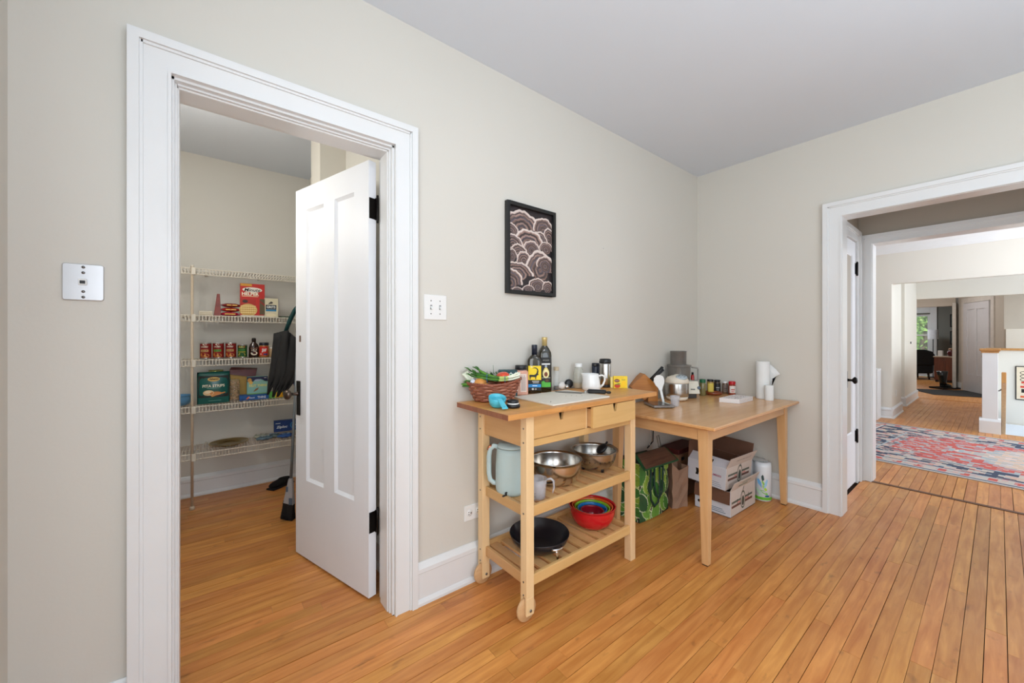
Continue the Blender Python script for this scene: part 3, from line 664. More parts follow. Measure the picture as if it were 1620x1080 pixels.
ON = mat('onion_skin', (206, 140, 70), .35, var=.18, scale=20, stretch=(1, 1, .1), coat=.2)
o = MB().ball((0, 0, 0), .040, .040, .034, 24, 14).tube([(0, 0, .032), (.001, 0, .036), (.004, .001, .044)], [.006, .003, .0015], 8).build('yellow_onion', ON, loc=bpt(-.060, -.030, .075), rot=(R(70), R(20), 0)); tag(o, 'yellow onion at the front left of the wicker basket', 'onion')
TM = mat('tomato_skin', (214, 76, 46), .22, var=.12, scale=8, coat=.4)
o = thing('tomato', 'large orange red tomato at the back of the wicker basket', 'tomato', bpt(.046, .022, .110))
MB().ball((0, 0, 0), .036, .036, .030, 28, 14, fn=lambda d: 1 + .03 * math.cos(5 * math.atan2(d[1], d[0])) - .08 * max(0, d[2]) ** 6).build('fruit', TM, o)
o = tag(MB().ball((0, 0, 0), .014, .014, .017, 16, 10).build('garlic_bulb', mat('garlic_pale', (206, 212, 224), .5), loc=bpt(-.098, -.035, .092)), 'small pale bulb at the left rim of the wicker basket', 'garlic')
# scallions
sc = thing('scallion_bunch', 'bunch of green scallions lying across the wicker basket with white ends to the right', 'scallions', bpt(0, 0, 0), R(-38.5))
GR = [mat('scallion_green', (96, 150, 44), .4, var=.2), mat('scallion_dark', (54, 104, 34), .4, var=.2), mat('scallion_pale', (190, 208, 120), .4, var=.15), mat('scallion_white', (232, 236, 214), .35)]
for i in range(11):
    r2 = random.Random(i); dy = r2.uniform(-.022, .022); dz = r2.uniform(0, .018)
    A_ = Vector((.122 + r2.uniform(-.008, .008), -.012 + dy, .112 + dz + r2.uniform(0, .012)))
    B_ = Vector((.06, -.034 + dy * .6, .094 + dz * .7)); M_ = Vector((.0, -.040 + dy * .5, .094 + dz)); D_ = Vector((-.092 + r2.uniform(-.018, .03), -.02 + dy, .118 + dz + r2.uniform(-.008, .022)))
    def bz(t):
        P = [A_, B_, M_, D_]; return sum(((P[k] * (math.comb(3, k) * (1 - t) ** (3 - k) * t ** k)) for k in range(4)), Vector())
    q = MB()
    segs = [(0, .28, 3), (.28, .5, 2), (.5, 1.0, r2.choice([0, 1, 1]))]
    for a, b, ci in segs:
        q.cur = ci; pts = [bz(a + (b - a) * k / 5) for k in range(6)]; q.tube(pts, [.0048 - .0012 * (a + (b - a) * k / 5) for k in range(6)], 7)
    q.build('stalk', GR, sc)
    if i < 7:
        e = D_ + Vector((-.014 - .003 * i, .0, .010 + .004 * ((i * 5) % 4))); MB().tube([D_, (D_ + e) / 2 + Vector((0, 0, .004)), e], [.0035, .0042, .001], 6, flat=.45).build('leaf_tip', GR[1], sc)
q = MB().tube([Vector((.055, -.034, .10)) + Vector((0, .026 * math.cos(a), .016 * math.sin(a) + .006)) for a in [2 * math.pi * k / 20 for k in range(20)]], .0016, 5, closed=True, flat=2); q.build('rubber_band', mat('band_blue', (40, 90, 140), .5), sc)
q = MB().tube([Vector((-.03, -.036, .106)) + Vector((0, .028 * math.cos(a), .020 * math.sin(a) + .006)) for a in [2 * math.pi * k / 20 for k in range(20)]], .0016, 5, closed=True, flat=2); q.build('rubber_band', mat('band_blue', (40, 90, 140), .5), sc)
# leek roots
sc2 = thing('scallion_roots', 'white scallion ends with wispy roots sticking up at the left of the basket', 'scallions', bpt(-.120, .016, .086), R(-38.5))
q = MB(); qr = MB()
for i in range(6):
    r2 = random.Random(50 + i); x = -.012 + .006 * i; tip = Vector((x * 1.6 - .012, .004 * i - .01, .045 + .006 * (i % 3)))
    q.tube([(x * .5 + .02, .0, -.02), (x, 0, .02), tip], [.004, .005, .006], 8)
    for k in range(12):
        dv = Vector((r2.uniform(-1, 1), r2.uniform(-1, 1), r2.uniform(.1, 1.2))) * .014
        qr.tube([tip, tip + dv * .6 + Vector((0, 0, .004)), tip + dv * 1.3], [.0007, .0006, .0003], 4)
q.build('stem', GR[3], sc2); qr.build('roots', mat('root_white', (214, 212, 204), .7), sc2, kind='stuff')
# herbs / leafy tops
hb = thing('asparagus_bunch', 'green asparagus tips poking out over the left rim of the wicker basket', 'asparagus', bpt(-.085, -.01, .072), R(-38.5))
for i in range(9):
    r2 = random.Random(80 + i); y = r2.uniform(-.03, .03); z = r2.uniform(-.004, .024)
    MB().tube([(.03, y * .6, z - .01), (-.02, y, z), (-.050 - r2.uniform(0, .012), y * 1.1, z + .002), (-.060 - r2.uniform(0, .01), y * 1.1, z + .001)], [.0032, .0034, .0045, .0008], 7).build('spear', GR[i % 2], hb)
pz = thing('parsley_sprig', 'dark green leafy herb sprig in the middle of the wicker basket', 'herbs', bpt(.0, .030, .085), R(-38.5))
q = MB()
for i in range(34):
    r2 = random.Random(120 + i); c_ = Vector((r2.uniform(-.05, .035), r2.uniform(-.025, .02), r2.uniform(.005, .048))); L_ = r2.uniform(.006, .011); d1 = Vector((r2.uniform(-1, 1), r2.uniform(-1, 1), r2.uniform(-.4, 1))).normalized(); d2 = d1.cross(Vector((r2.uniform(-1, 1), r2.uniform(-1, 1), 1))).normalized()
    q._add([c_ - d1 * L_, c_ + d2 * L_ * .6, c_ + d1 * L_ + d1.cross(d2) * .002, c_ - d2 * L_ * .6], [(0, 1, 2, 3)])
q.build('leaves', mat('herb_green', (46, 84, 34), .5, var=.3), pz, kind='stuff')
q = MB()
for i in range(7): q.tube([(-.04 + .012 * i, 0, 0), (-.042 + .013 * i, .004, .03), (-.05 + .015 * i, .0, .055 if i != 3 else .085)], [.0015, .0012, .0008], 5)
q.build('stems', GR[1], pz)
# patterned box behind
pb = thing('patterned_tin', 'teal and white diamond patterned tin behind the wicker basket', 'tin', (-2.132, -.048, TZ), R(-30))
MB().box((-.047, -.03, 0), (.047, .03, .138), .004).build('body', mat('tin_teal', (36, 74, 78), .35), pb)
it = []
for i in range(4):
    x = -.036 + .024 * i
    for z in (.035, .075, .115):
        it += [('p', [(x - .012, z), (x, z - .018), (x + .012, z), (x, z + .013)], (232, 236, 230)), ('p', [(x - .006, z), (x, z - .010), (x + .006, z), (x, z + .008)], (26, 60, 50) if i % 2 else (40, 120, 80))]
prints('diamond_print', plane_map((0, -.03, 0), (1, 0, 0), (0, 0, 1)), it, pb)
# pink salt jar
pj = thing('salt_jar', 'tall jar of pink salt with black lid between basket and oil bottles', 'jar', (-2.045, -.052, TZ), R(-38))
MB().box((-.036, -.036, 0), (.036, .036, .132), .007).build('body', mat('pink_salt', (226, 168, 144), .5, var=.1, scale=60), pj)
MB().lathe([(.027, .130), (.028, .136), (.028, .142)], 24).build('neck', PLAS, pj)
MB().lathe([(.031, .136), (.032, .138), (.032, .155), (.030, .158), (.0001, .158)], 28).build('lid', BLACK, pj)
prints('label', plane_map((.008, -.036, .01), (1, 0, 0), (0, 0, 1)), [('r', -.012, .01, .020, .105, (236, 214, 202))] + [('r', -.006 + .006 * k, .016, -.004 + .006 * k, .098 - .01 * (k % 2), (120, 96, 88)) for k in range(4)], pj)
# oil bottles
OG = mat('dark_olive_glass', (38, 32, 14), .06, var=.05, coat=.6)
b1 = thing('olive_oil_bottle', 'dark olive oil bottle with a yellow goat label', 'bottle', (-1.950, -.052, TZ), R(-38))
def sqbottle(root, w, d, hb, hs, hn, rn, m):
    q = MB(); lev = [(0, .90), (.006, 1.0), (hb, 1.0), (hb + (hs - hb) * .35, .90), (hb + (hs - hb) * .7, .66), (hs, rn * 2 / w * 1.02), (hn, rn * 2 / w)]
    N = 32; vs = []
    for z, sc_ in lev:
        rnd_ = 5.0 if sc_ > .8 else (3.0 if sc_ > .5 else 2.0)
        sy = sc_ if sc_ > .5 else rn * 2 / w; dd_ = d if sc_ > .8 else d + (w - d) * (1 - (sc_ - rn * 2 / w) / (1 - rn * 2 / w)) 
        for k in range(N):
            a = 2 * math.pi * k / N; c, s_ = math.cos(a), math.sin(a); rr = (abs(c) ** rnd_ + abs(s_) ** rnd_) ** (-1 / rnd_)
            vs.append((c * rr * w / 2 * sc_, s_ * rr * dd_ / 2 * sc_, z))
    fs = [(j * N + k, j * N + (k + 1) % N, (j + 1) * N + (k + 1) % N, (j + 1) * N + k) for j in range(len(lev) - 1) for k in range(N)] + [tuple(range(N))[::-1]]
    q._add(vs, fs, True); return q.build('glass_body', m, root)
sqbottle(b1, .078, .050, .176, .212, .262, .0135, OG)
MB().lathe([(.0155, .212), (.0158, .262), (.0145, .266), (.0001, .266)], 20).build('cap', mat('cap_dark_blue', (24, 30, 46), .35), b1)
Y_ = (240, 206, 30); K_ = (18, 16, 16)
goat = [(-.030, .100), (-.026, .104), (-.004, .103), (.006, .107), (.012, .118), (.014, .128), (.008, .137), (-.004, .139), (-.012, .136), (-.004, .143), (.008, .143), (.018, .135), (.021, .122), (.018, .110), (.022, .104), (.016, .101), (.012, .098), (.008, .088), (.008, .078), (.004, .078), (.003, .090), (-.016, .092), (-.022, .088), (-.022, .078), (-.026, .078), (-.028, .092)]
prints('label', plane_map((0, -.0252, 0), (1, 0, 0), (0, 0, 1)), [('r', -.035, .075, .035, .152, Y_), ('p', goat, K_), ('r', -.022, .144, -.012, .149, (236, 230, 200)), ('r', -.035, .018, .035, .074, (20, 18, 18)),
        ('r', -.014, .066, .024, .070, (200, 196, 190)), ('r', -.010, .058, .022, .062, (180, 176, 170)), ('r', -.034, .036, .034, .052, (40, 140, 206)), ('r', -.012, .042, .014, .046, (220, 236, 246)), ('e', -.010, .026, .006, .006, (206, 200, 190)), ('e', .006, .026, .005, .005, (160, 150, 140)), ('r', -.034, .0365, -.0335, .052, (40, 140, 206))], b1)
b2 = thing('avocado_oil_bottle', 'tallest dark green oil bottle with gold cap and avocado label', 'bottle', (-1.868, -.046, TZ), R(-28))
sqbottle(b2, .074, .060, .205, .262, .300, .0125, OG)
MB().lathe([(.0145, .258), (.0148, .290), (.0160, .292), (.0160, .305), (.0145, .308), (.0001, .308)], 20).build('cap', mat('gold_cap', (206, 182, 122), .35, .4, var=.08), b2)
prints('label', plane_map((.0, -.0302, 0), (1, 0, 0), (0, 0, 1)), [('r', -.027, .03, .027, .195, (34, 30, 26)), ('r', -.025, .166, .025, .192, (18, 18, 18)), ('t', 'AVOCADO', 0, .179, .036, .009, (150, 148, 140), .01), ('r', -.024, .154, .024, .162, (226, 226, 222)), ('e', 0, .146, .007, .006, (160, 170, 190)),
        ('e', 0, .106, .019, .028, (226, 206, 120)), ('e', 0, .120, .013, .020, (226, 206, 120)), ('e', 0, .105, .016, .024, (240, 226, 170)), ('e', 0, .101, .010, .013, (120, 60, 26)), ('r', -.025, .080, .025, .083, (180, 176, 160)), ('r', -.027, .03, .027, .056, (84, 176, 60)), ('p', [(-.027, .056), (-.004, .056), (-.012, .066), (-.027, .060)], (84, 176, 60)), ('e', .006, .066, .01, .008, (96, 62, 40))], b2)
# small glass shaker bottle
sb = thing('glass_spice_bottle', 'slim clear glass bottle with tan lid right of the oil bottles', 'bottle', (-1.762, -.034, TZ))
MB().lathe([(.0001, 0), (.014, 0), (.0155, .003), (.0155, .105), (.012, .112), (.012, .118)], 24).build('glass', GLASS, sb)
MB().lathe([(.0001, .002), (.013, .002), (.013, .022), (.0001, .022)], 20).build('peppercorns', mat('peppercorn', (70, 52, 42), .7, var=.4, scale=200), sb)
MB().lathe([(.0145, .113), (.015, .115), (.015, .134), (.0001, .135)], 20).build('lid', mat('tan_lid', (190, 170, 140), .5), sb)
# white crumpled packet
q = MB().ball((0, 0, .021), .024, .018, .020, 14, 9, fn=lambda d: 1 + .14 * math.sin(9 * d[0] + 4 * d[2]) + .1 * math.sin(13 * d[1] + 2))
pk = tag(q.build('paper_packet', mat('packet_white', (228, 224, 218), .6), loc=(-1.728, -.044, TZ + .0015)), 'small crumpled white paper packet right of the slim glass bottle', 'packet')
fl = tag(MB().ball((0, 0, .012), .016, .012, .012, 12, 8, fn=lambda d: 1 + .16 * math.sin(11 * d[0]) + .1 * math.sin(9 * d[2])).build('foil_wad', CHROME, loc=(-1.680, -.042, TZ + .001)), 'crumpled foil wad beside the black lid', 'foil')
q = MB(); q.M = Matrix.Translation((0, 0, .0265)) @ Matrix.Rotation(R(80), 4, 'X')
q.lathe([(.0001, .012), (.018, .011), (.024, .007), (.026, 0), (.026, -.007), (.022, -.010), (.0001, -.010)], 28)
bl = tag(q.build('round_black_lid', BLACK, loc=(-1.640, -.020, TZ + .0005), rot=(0, 0, R(-30))), 'round black lid leaning on the wall left of the ridged jar', 'lid')
# ridged honey jar
hj = thing('ridged_glass_jar', 'ridged clear jar with white cap and a little honey left', 'jar', (-1.598, -.058, TZ))
pf = [(.0001, 0), (.030, 0), (.034, .004)] + [(.034 + .0012 * math.sin(k * 2.2) - .012 * max(0, (k - 9) / 11) ** 1.6, .008 + k * .0058) for k in range(21)] + [(.020, .130)]
MB().lathe(pf, 36).build('glass', mat('jar_glass', (206, 206, 192), .08, alpha=.42, coat=.5), hj)
MB().lathe([(.0001, .002), (.031, .003), (.032, .030), (.0001, .031)], 28).build('honey', mat('honey', (206, 150, 40), .1, trans=.4), hj)
MB().lathe([(.0215, .128), (.022, .130), (.022, .146), (.020, .149), (.0001, .149)], 28).build('cap', WHITE, hj)
# creamer
cr = thing('white_creamer', 'white ceramic creamer jug with handle on the right', 'jug', (-1.600, -.158, TZ), R(-42))
pf = [(.0001, .001), (.050, .001), (.054, .004), (.0535, .025), (.050, .055), (.0445, .082), (.043, .094), (.0415, .095), (.039, .094), (.043, .07), (.049, .03), (.048, .008), (.0001, .006)]
q = MB(); N = 40; vs = []
for r_, z in pf:
    for k in range(N):
        a = 2 * math.pi * k / N; d = max(0, math.cos(a - math.pi)) ** 16 * .020 * max(0, (z - .05) / .045) ** 2 if z > .05 else 0
        vs.append(((r_ + d) * math.cos(a), (r_ + d) * math.sin(a), z + d * .25))
fs = [(j * N + k, j * N + (k + 1) % N, (j + 1) * N + (k + 1) % N, (j + 1) * N + k) for j in range(len(pf) - 1) for k in range(N)]
q._add(vs, fs, True); q.build('body', CERAM, cr)
MB().tube([(.041, 0, .080), (.064, 0, .086), (.078, 0, .076), (.078, 0, .055), (.069, 0, .032), (.052, 0, .015)], [.006, .0055, .0055, .0055, .006, .007], 12, flat=1.3).build('handle', CERAM, cr)
# thermoses
th = thing('steel_travel_mug', 'stainless travel mug with black lid behind the creamer', 'travel mug', (-1.430, -.126, TZ))
MB().lathe([(.0001, 0), (.031, 0), (.033, .004), (.033, .014)], 32).build('base_ring', BLACK, th)
MB().lathe([(.033, .014), (.0345, .06), (.0345, .14), (.033, .148)], 36).build('steel_body', STEEL, th)
MB().lathe([(.034, .147), (.0365, .150), (.0365, .158), (.0345, .161), (.0345, .169), (.032, .173), (.030, .170), (.0001, .169)], 36).build('lid', BLACK, th)
db = thing('navy_flask', 'navy flask with a small spout half hidden behind the steel travel mug', 'flask', (-1.420, -.045, TZ))
MB().lathe([(.0001, 0), (.025, 0), (.026, .004), (.026, .120), (.0245, .124)], 28).build('body', mat('navy_plastic', (34, 40, 56), .35), db)
MB().lathe([(.0255, .124), (.026, .128), (.0255, .140), (.022, .143), (.0001, .143)], 28).build('lid', mat('navy_lid', (24, 28, 40), .35), db)
MB().tube([(-.016, -.012, .132), (-.034, -.02, .132), (-.045, -.026, .134)], [.006, .004, .002], 8).build('spout', mat('spout_grey', (110, 108, 100), .4), db)
# tea box
tx = thing('tea_box', 'small yellow tea box at the right end of the cart top', 'box', (-1.408, -.222, TZ), R(-44))
MB().box((-.040, 0, 0), (.042, .028, .072), .001).build('carton', mat('tea_yellow', (240, 206, 48), .45), tx)
prints('print', plane_map((0, 0, 0), (1, 0, 0), (0, 0, 1)), [('r', -.036, .060, .02, .064, (226, 180, 30)), ('e', -.020, .045, .016, .010, (120, 36, 30)), ('t', 'Lipton', -.020, .045, .024, .008, (240, 226, 200), .01), ('e', -.018, .014, .018, .012, (196, 60, 34)), ('p', [(.0, .010), (.022, .006), (.038, .020), (.030, .045), (.018, .05), (.006, .03)], (246, 200, 20)), ('p', [(-.038, .022), (-.01, .030), (.004, .026), (-.014, .020)], (120, 140, 40)), ('t', 'lemon', .018, .052, .022, .008, (80, 90, 60), .01, .3)], tx)
MB().box((-.056, .012, 0), (-.0405, .030, .066), .001).build('open_flap', mat('tea_pale', (236, 216, 130), .5), tx)
tg = thing('tall_shot_glass', 'tiny clear plastic pick beside the tea box', 'glass', (-1.392, -.072, TZ))
tg['label'] = 'slim clear glass tube standing right of the yellow tea box'
MB().lathe([(.010, 0), (.0095, .002), (.004, .006), (.0035, .06), (.009, .068), (.012, .074)], 16, cap=False).build('stem', GLASS, tg)
# cutting board with knife
cb = thing('cutting_board', 'off white plastic cutting board lying flat on the cart top', 'cutting board', (-1.945, -.245, TZ), R(-1.5))
MB().prism([(-.205, -.165), (.20, -.155), (.195, .145), (-.20, .135)], lambda a, b, d: (a, b, d), 0, .007).build('board', mat('cutting_board_white', (226, 220, 208), .5, var=.03), cb, bev=.0015)
MB().prism([(-.175, -.115), (-.145, -.085), (-.143, -.087), (-.173, -.117)], lambda a, b, d: (a, b, d), .0072, .0076).build('scratch', mat('scratch_grey', (150, 142, 130), .6), cb)
for i, (x, y) in enumerate(((.05, -.03), (.065, -.05), (.02, -.02), (.09, -.065))): MB().box((x, y, .0072), (x + .003, y + .002, .0082)).build('crumb', mat('crumb_brown', (110, 86, 60), .8), cb)
kn = thing('chefs_knife', 'broad knife with black handle lying across the cutting board', 'knife', (-1.788, -.232, TZ + .0075), 0)
kd = Vector((-1.708, -.385, 0)) - Vector((-1.84, -.150, 0)); kn.rotation_euler = (0, 0, math.atan2(kd.y, kd.x)); kn.location = (-1.776, -.262, TZ + .0078)
MB().prism([(-.17, .012), (-.155, -.020), (-.10, -.026), (-.012, -.024), (-.012, -.004), (0, .004), (0, .016), (-.06, .017)], lambda a, b, d: (a, b, d), 0, .0018).build('blade', mat('blade_steel', (104, 102, 98), .42, .3, var=.12, scale=30), kn)
MB().box((-.004, .002, -.000), (.012, .020, .012), .002).build('bolster', CHROME, kn)
MB().box((.012, -.004, .0005), (.112, .024, .022), .006).build('handle', BLACK, kn); MB().box((.014, -.001, .006), (.100, .0, .010)).build('tang', CHROME, kn)
MB().box((.112, .002, .002), (.136, .020, .016), .005).build('pommel', BLACK, kn)
# blue measuring cup
mc = thing('turquoise_measuring_cup', 'turquoise measuring cup with short handle at the front left corner of the cart', 'measuring cup', (-2.355, -.238, TZ), R(-52))
TQ = mat('turquoise_plastic', (84, 186, 206), .35, var=.02)
mc.location = (-2.362, -.262, TZ + .001); mc.rotation_euler = (0, 0, R(-14))
q = MB(); q.M = Matrix.Rotation(R(16), 4, 'X') @ Matrix.Rotation(R(0), 4, 'Y')
q.lathe([(.0001, .006), (.022, .007), (.030, .013), (.035, .028), (.037, .046), (.0385, .047), (.0395, .046), (.037, .028), (.032, .012), (.024, .004), (.0001, .003)], 32); q.build('bowl', TQ, mc)
q = MB(); q.hexa([(-.010, -.036, .036), (.010, -.036, .036), (.013, -.098, .006), (-.013, -.098, .006)], [(-.010, -.036, .042), (.010, -.036, .042), (.013, -.098, .011), (-.013, -.098, .011)]); q.M = None
mh = q.build('handle', TQ, mc, bev=.001)
MB().lathe([(.0001, 0), (.0028, 0), (.0028, .0008), (.0001, .001)], 10, (0, -.090, .0145)).build('hanging_hole', mat('hole_dark', (40, 80, 90), .6), mc)
# stacked round lids
pc = thing('black_round_caps', 'two stacked round black caps with a white band beside the measuring cup', 'lid', (-2.318, -.305, TZ), R(-20))
pc.location = (-2.312, -.318, TZ)
MB().lathe([(.0001, 0), (.027, 0), (.031, .004), (.031, .012), (.027, .016), (.0001, .016)], 28).build('lower_cap', BLACK, pc)
MB().lathe([(.0001, .016), (.026, .016), (.026, .021), (.0001, .021)], 28).build('white_band', WHITE, pc)
MB().lathe([(.0001, .021), (.024, .021), (.025, .024), (.023, .034), (.0001, .036)], 28).build('upper_cap', BLACK, pc)

# ================================================================== CART SHELVES
KT = mat('kettle_pale_mint', (184, 204, 204), .38, var=.01)
kt = thing('electric_kettle', 'pale mint electric kettle on the middle cart shelf', 'kettle', (-2.222, -.190, SZ1), R(-38))
MB().lathe([(.0001, 0), (.060, 0), (.067, .004), (.073, .018), (.075, .04), (.0745, .12), (.070, .19), (.067, .215)], 44).build('body', KT, kt)
MB().lathe([(.0675, .217), (.067, .223), (.060, .232), (.03, .240), (.0001, .242)], 40).build('lid', mat('kettle_lid', (176, 194, 194), .4), kt)
MB().tube([(-.062, 0, .215), (-.082, 0, .222), (-.100, 0, .205), (-.106, 0, .17), (-.106, 0, .09), (-.100, 0, .06), (-.084, 0, .045), (-.068, 0, .045)], [.013, .012, .0115, .0115, .0115, .0115, .012, .012], 14, flat=.85).build('handle', KT, kt)
MB().tube([(-.092, 0, .2225), (-.1025, 0, .2125), (-.108, 0, .2)], .010, 10, flat=.7).build('copper_button', mat('copper_cap', (196, 132, 100), .3, .8), kt)
MB().prism([(.062, .19), (.088, .222), (.084, .226), (.060, .22)], lambda a, b, d: (a, d, b), -.018, .018).build('spout', KT, kt)
cl = tag(MB().tube([(0, 0, .004), (.0, .0, .022), (.006, 0, .028), (.014, 0, .020), (.014, 0, .006)], [.005, .006, .006, .006, .004], 8).tube([(0, 0, .012), (-.022, -.004, .014)], .004, 8).build('plug', mat('plug_black', (28, 28, 28), .4), loc=(-2.284, -.230, SZ1)), 'small black plug on the shelf below the kettle handle', 'plug')
# bowls
def bowl_profile(r, h, foot, th=.0022, lip=.004):
    out = [(foot * .98, 0.0)]; n_ = 12
    pts = [(foot + (r - foot) * math.sin(k / n_ * math.pi / 2) ** .82, .002 + h * (1 - math.cos(k / n_ * math.pi / 2)) ** .96) for k in range(n_ + 1)]
    inner = [(max(x - th, .001), z + th * .6) for x, z in pts[::-1]]
    return [(.0001, 0)] + out + pts + [(r + lip, h + .001), (r + lip, h + .003)] + inner[0:] + [(.0001, .002 + th)]
bw = tag(MB().lathe(bowl_profile(.134, .118, .064, lip=.001), 56, cap=False).build('steel_mixing_bowl', mat('bowl_steel', (200, 196, 190), .20, 1.0, var=.04), loc=(-1.958, -.225, SZ1)), 'large stainless steel mixing bowl on the middle cart shelf', 'bowl')
co = thing('steel_colander', 'stainless steel colander with black feet at the right of the middle shelf', 'colander', (-1.660, -.230, SZ1))
MB().lathe([(a, b + .016) for a, b in bowl_profile(.120, .097, .060, lip=.012)], 52, cap=False).build('bowl', mat('colander_steel', (176, 172, 166), .26, 1.0, var=.05), co)
for a in (25, 145, 265):
    MB().lathe([(.0001, 0), (.008, 0), (.009, .022), (.0001, .024)], 12, (.062 * math.cos(R(a)), .062 * math.sin(R(a)), 0)).build('foot', BLACK, co)
q = MB()
for ring in range(5):
    for k in range(26):
        a = 2 * math.pi * (k + ring * .5) / 26; rr = .0905 + ring * .0055; z = .034 + ring * .009
        q._add([((rr + .002) * math.cos(a + s1 * .022), (rr + .002) * math.sin(a + s1 * .022), z + s2 * .003) for s1, s2 in ((-1, -1), (1, -1), (1, 1), (-1, 1))], [(0, 1, 2, 3)])
q.build('drain_holes', mat('hole_black', (20, 20, 20), .8), co, kind='stuff')
for sx in (1,):
    MB().tube([(.116, -.030, .104), (.136, -.024, .110), (.142, 0, .111), (.136, .024, .110), (.116, .030, .104)], .005, 8, flat=1.6).build('handle_pad', BLACK, co)
ml = tag(MB().ball((0, 0, .010), .038, .032, .014, 20, 8).tube([(.02, 0, .010), (.05, .01, .012)], .006).build('ladle_head', BLACK, loc=(-1.592, -.235, SZ1 + .098), rot=(R(10), R(-38), R(-30))), 'black ladle lying in the steel colander', 'ladle')
# clear measuring cup
mg = thing('clear_measuring_jug', 'small clear plastic measuring jug in front of the steel mixing bowl', 'measuring jug', (-2.170, -.318, SZ1))
MB().lathe([(.0001, .0), (.036, .0), (.038, .003), (.042, .060), (.046, .092), (.0445, .092), (.040, .060), (.036, .006), (.0001, .004)], 36, cap=False).build('cup', PLAS, mg)
MB().tube([(.043, -.004, .082), (.062, -.01, .088), (.074, -.014, .078), (.076, -.014, .048), (.070, -.012, .022)], [.006, .006, .006, .005, .003], 8).build('handle', PLAS, mg)
mg.rotation_euler = (0, 0, R(-28))
prints('scale_marks', cyl_map(.0405, -math.pi / 2 - .6), [('r', 0, .020 + .014 * k, .008, .0215 + .014 * k, (60, 60, 64)) for k in range(5)], mg)
# wok
wk = thing('black_wok', 'black non-stick wok with steel side handle on the bottom cart shelf', 'wok', (-2.078, -.232, SZ2))
WB = mat('nonstick_black', (20, 23, 30), .30, .0, var=.05, coat=.3)
pf = [(.0001, .003), (.070, .003), (.078, .006), (.112, .026), (.134, .050), (.144, .076), (.1455, .078), (.147, .076), (.137, .048), (.114, .022), (.080, .0), (.0001, .0)][::-1]
q = MB(); q.lathe(pf, 52, cap=False); q.build('pan', WB, wk)
wk.rotation_euler = (0, 0, R(0))
for ang_, nm in ((-97, 'helper_handle'),):
    a = R(ang_); dx, dy = math.cos(a), math.sin(a); px_, py_ = -dy, dx
    P_ = lambda r_, t_, z_: (dx * r_ + px_ * t_, dy * r_ + py_ * t_, z_)
    MB().tube([P_(.138, -.030, .060), P_(.150, -.024, .060), P_(.154, 0, .058), P_(.150, .024, .060), P_(.138, .030, .060)], .006, 8).build(nm, CHROME, wk)
    MB().tube([P_(.146, -.008, .060), P_(.150, -.006, .04), P_(.150, -.004, .014)], [.010, .008, .006], 8, flat=.5).build('handle_strap', CHROME, wk)
MB().ball((.045, .125, .062), .006, .004, .006, 12, 8).build('rivet', CHROME, wk)
MB().tube([(.0, .142, .066), (.01, .150, .080), (.045, .152, .086), (.075, .142, .080), (.08, .128, .066)], .007, 8).build('loop_handle', BLACK, wk)
# nested bowls
BC = [('red', (200, 24, 32), .125, .110), ('orange', (228, 96, 38), .109, .100), ('green', (134, 190, 46), .094, .089), ('blue', (26, 118, 190), .078, .078), ('dark red', (150, 22, 40), .062, .064)]
for i, (nm, c_, r_, h_) in enumerate(BC):
    lab = ['large red nesting bowl, outermost of the five', 'orange nesting bowl directly inside the large red bowl', 'lime green nesting bowl inside the orange bowl', 'blue nesting bowl inside the lime green bowl', 'small dark red nesting bowl, innermost of the five'][i]
    pf = bowl_profile(r_, h_, r_ * .42, .0028, .003)
    tag(MB().lathe(pf, 52, cap=False).build('nesting_bowl', mat('bowl_' + nm.replace(' ', '_'), c_, .22, var=.01, coat=.4), loc=(-1.695, -.245, SZ2 + .0036 * i)), lab, 'bowl', 'nested plastic bowls on the bottom shelf')

# ================================================================== ITEMS ON THE TABLE
T2 = .7453
kb = thing('knife_block', 'slanted wooden knife block with two black handled knives', 'knife block', (-.888, -.088, T2), R(-40))
KB = wood('knife_block_wood', (196, 128, 54), (158, 94, 32), .4, 0, 7)
# slanted body: prism in local x-z, extruded in y
MB().prism([(-.145, .115), (-.045, .205), (.055, .11), (-.045, .02)], lambda a, b, d: (a, d, b), -.05, .055).build('slanted_body', KB, kb, bev=.002)
MB().box((-.02, -.046, 0), (.050, .050, .115), .003).build('foot', KB, kb)
ax_ = Vector((-.10, 0, -.09)).normalized(); out = Vector((.68, 0, .73))
def hnd(t_, y_, L_): 
    b0 = Vector((-.045, y_, .205)) + Vector((.10, 0, -.095)) * t_; d_ = Vector((.70, .0, .72)).normalized()
    o_ = MB().tube([b0, b0 + d_ * L_ * .5, b0 + d_ * L_], [.0095, .0085, .0105], 8, flat=1.25).build('knife_handle', BLACK, kb)
    MB().ball(tuple(b0 + d_ * (L_ - .002)), .009, .009, .006, 10, 6).build('butt_cap', CHROME, o_)
hnd(.55, -.030, .115); hnd(.58, .030, .135)
q = MB()
for t_ in (.2, .42): 
    for y_ in (-.03, .0, .03):
        b0 = Vector((-.045, y_, .205)) + Vector((.10, 0, -.095)) * t_ + Vector((.7, 0, .72)) * .0006
        q._add([b0 + Vector((-.010, -.002, .0095)), b0 + Vector((-.010, .002, .0095)), b0 + Vector((.010, .002, -.0095)), b0 + Vector((.010, -.002, -.0095))], [(0, 1, 2, 3)])
q.build('knife_slots', mat('slot_black', (26, 18, 12), .8), kb)
ks = thing('kitchen_scale', 'flat grey kitchen scale at the left end of the table', 'kitchen scale', (-.985, -.215, T2), R(5))
MB().box((-.085, -.070, .004), (.075, .070, .018), .003).build('body', mat('scale_grey', (150, 146, 144), .3, .6), ks)
MB().box((-.083, -.040, .0182), (.073, .068, .021), .001).build('glass_plate', mat('scale_dark', (70, 58, 52), .15, var=.05, coat=.4), ks)
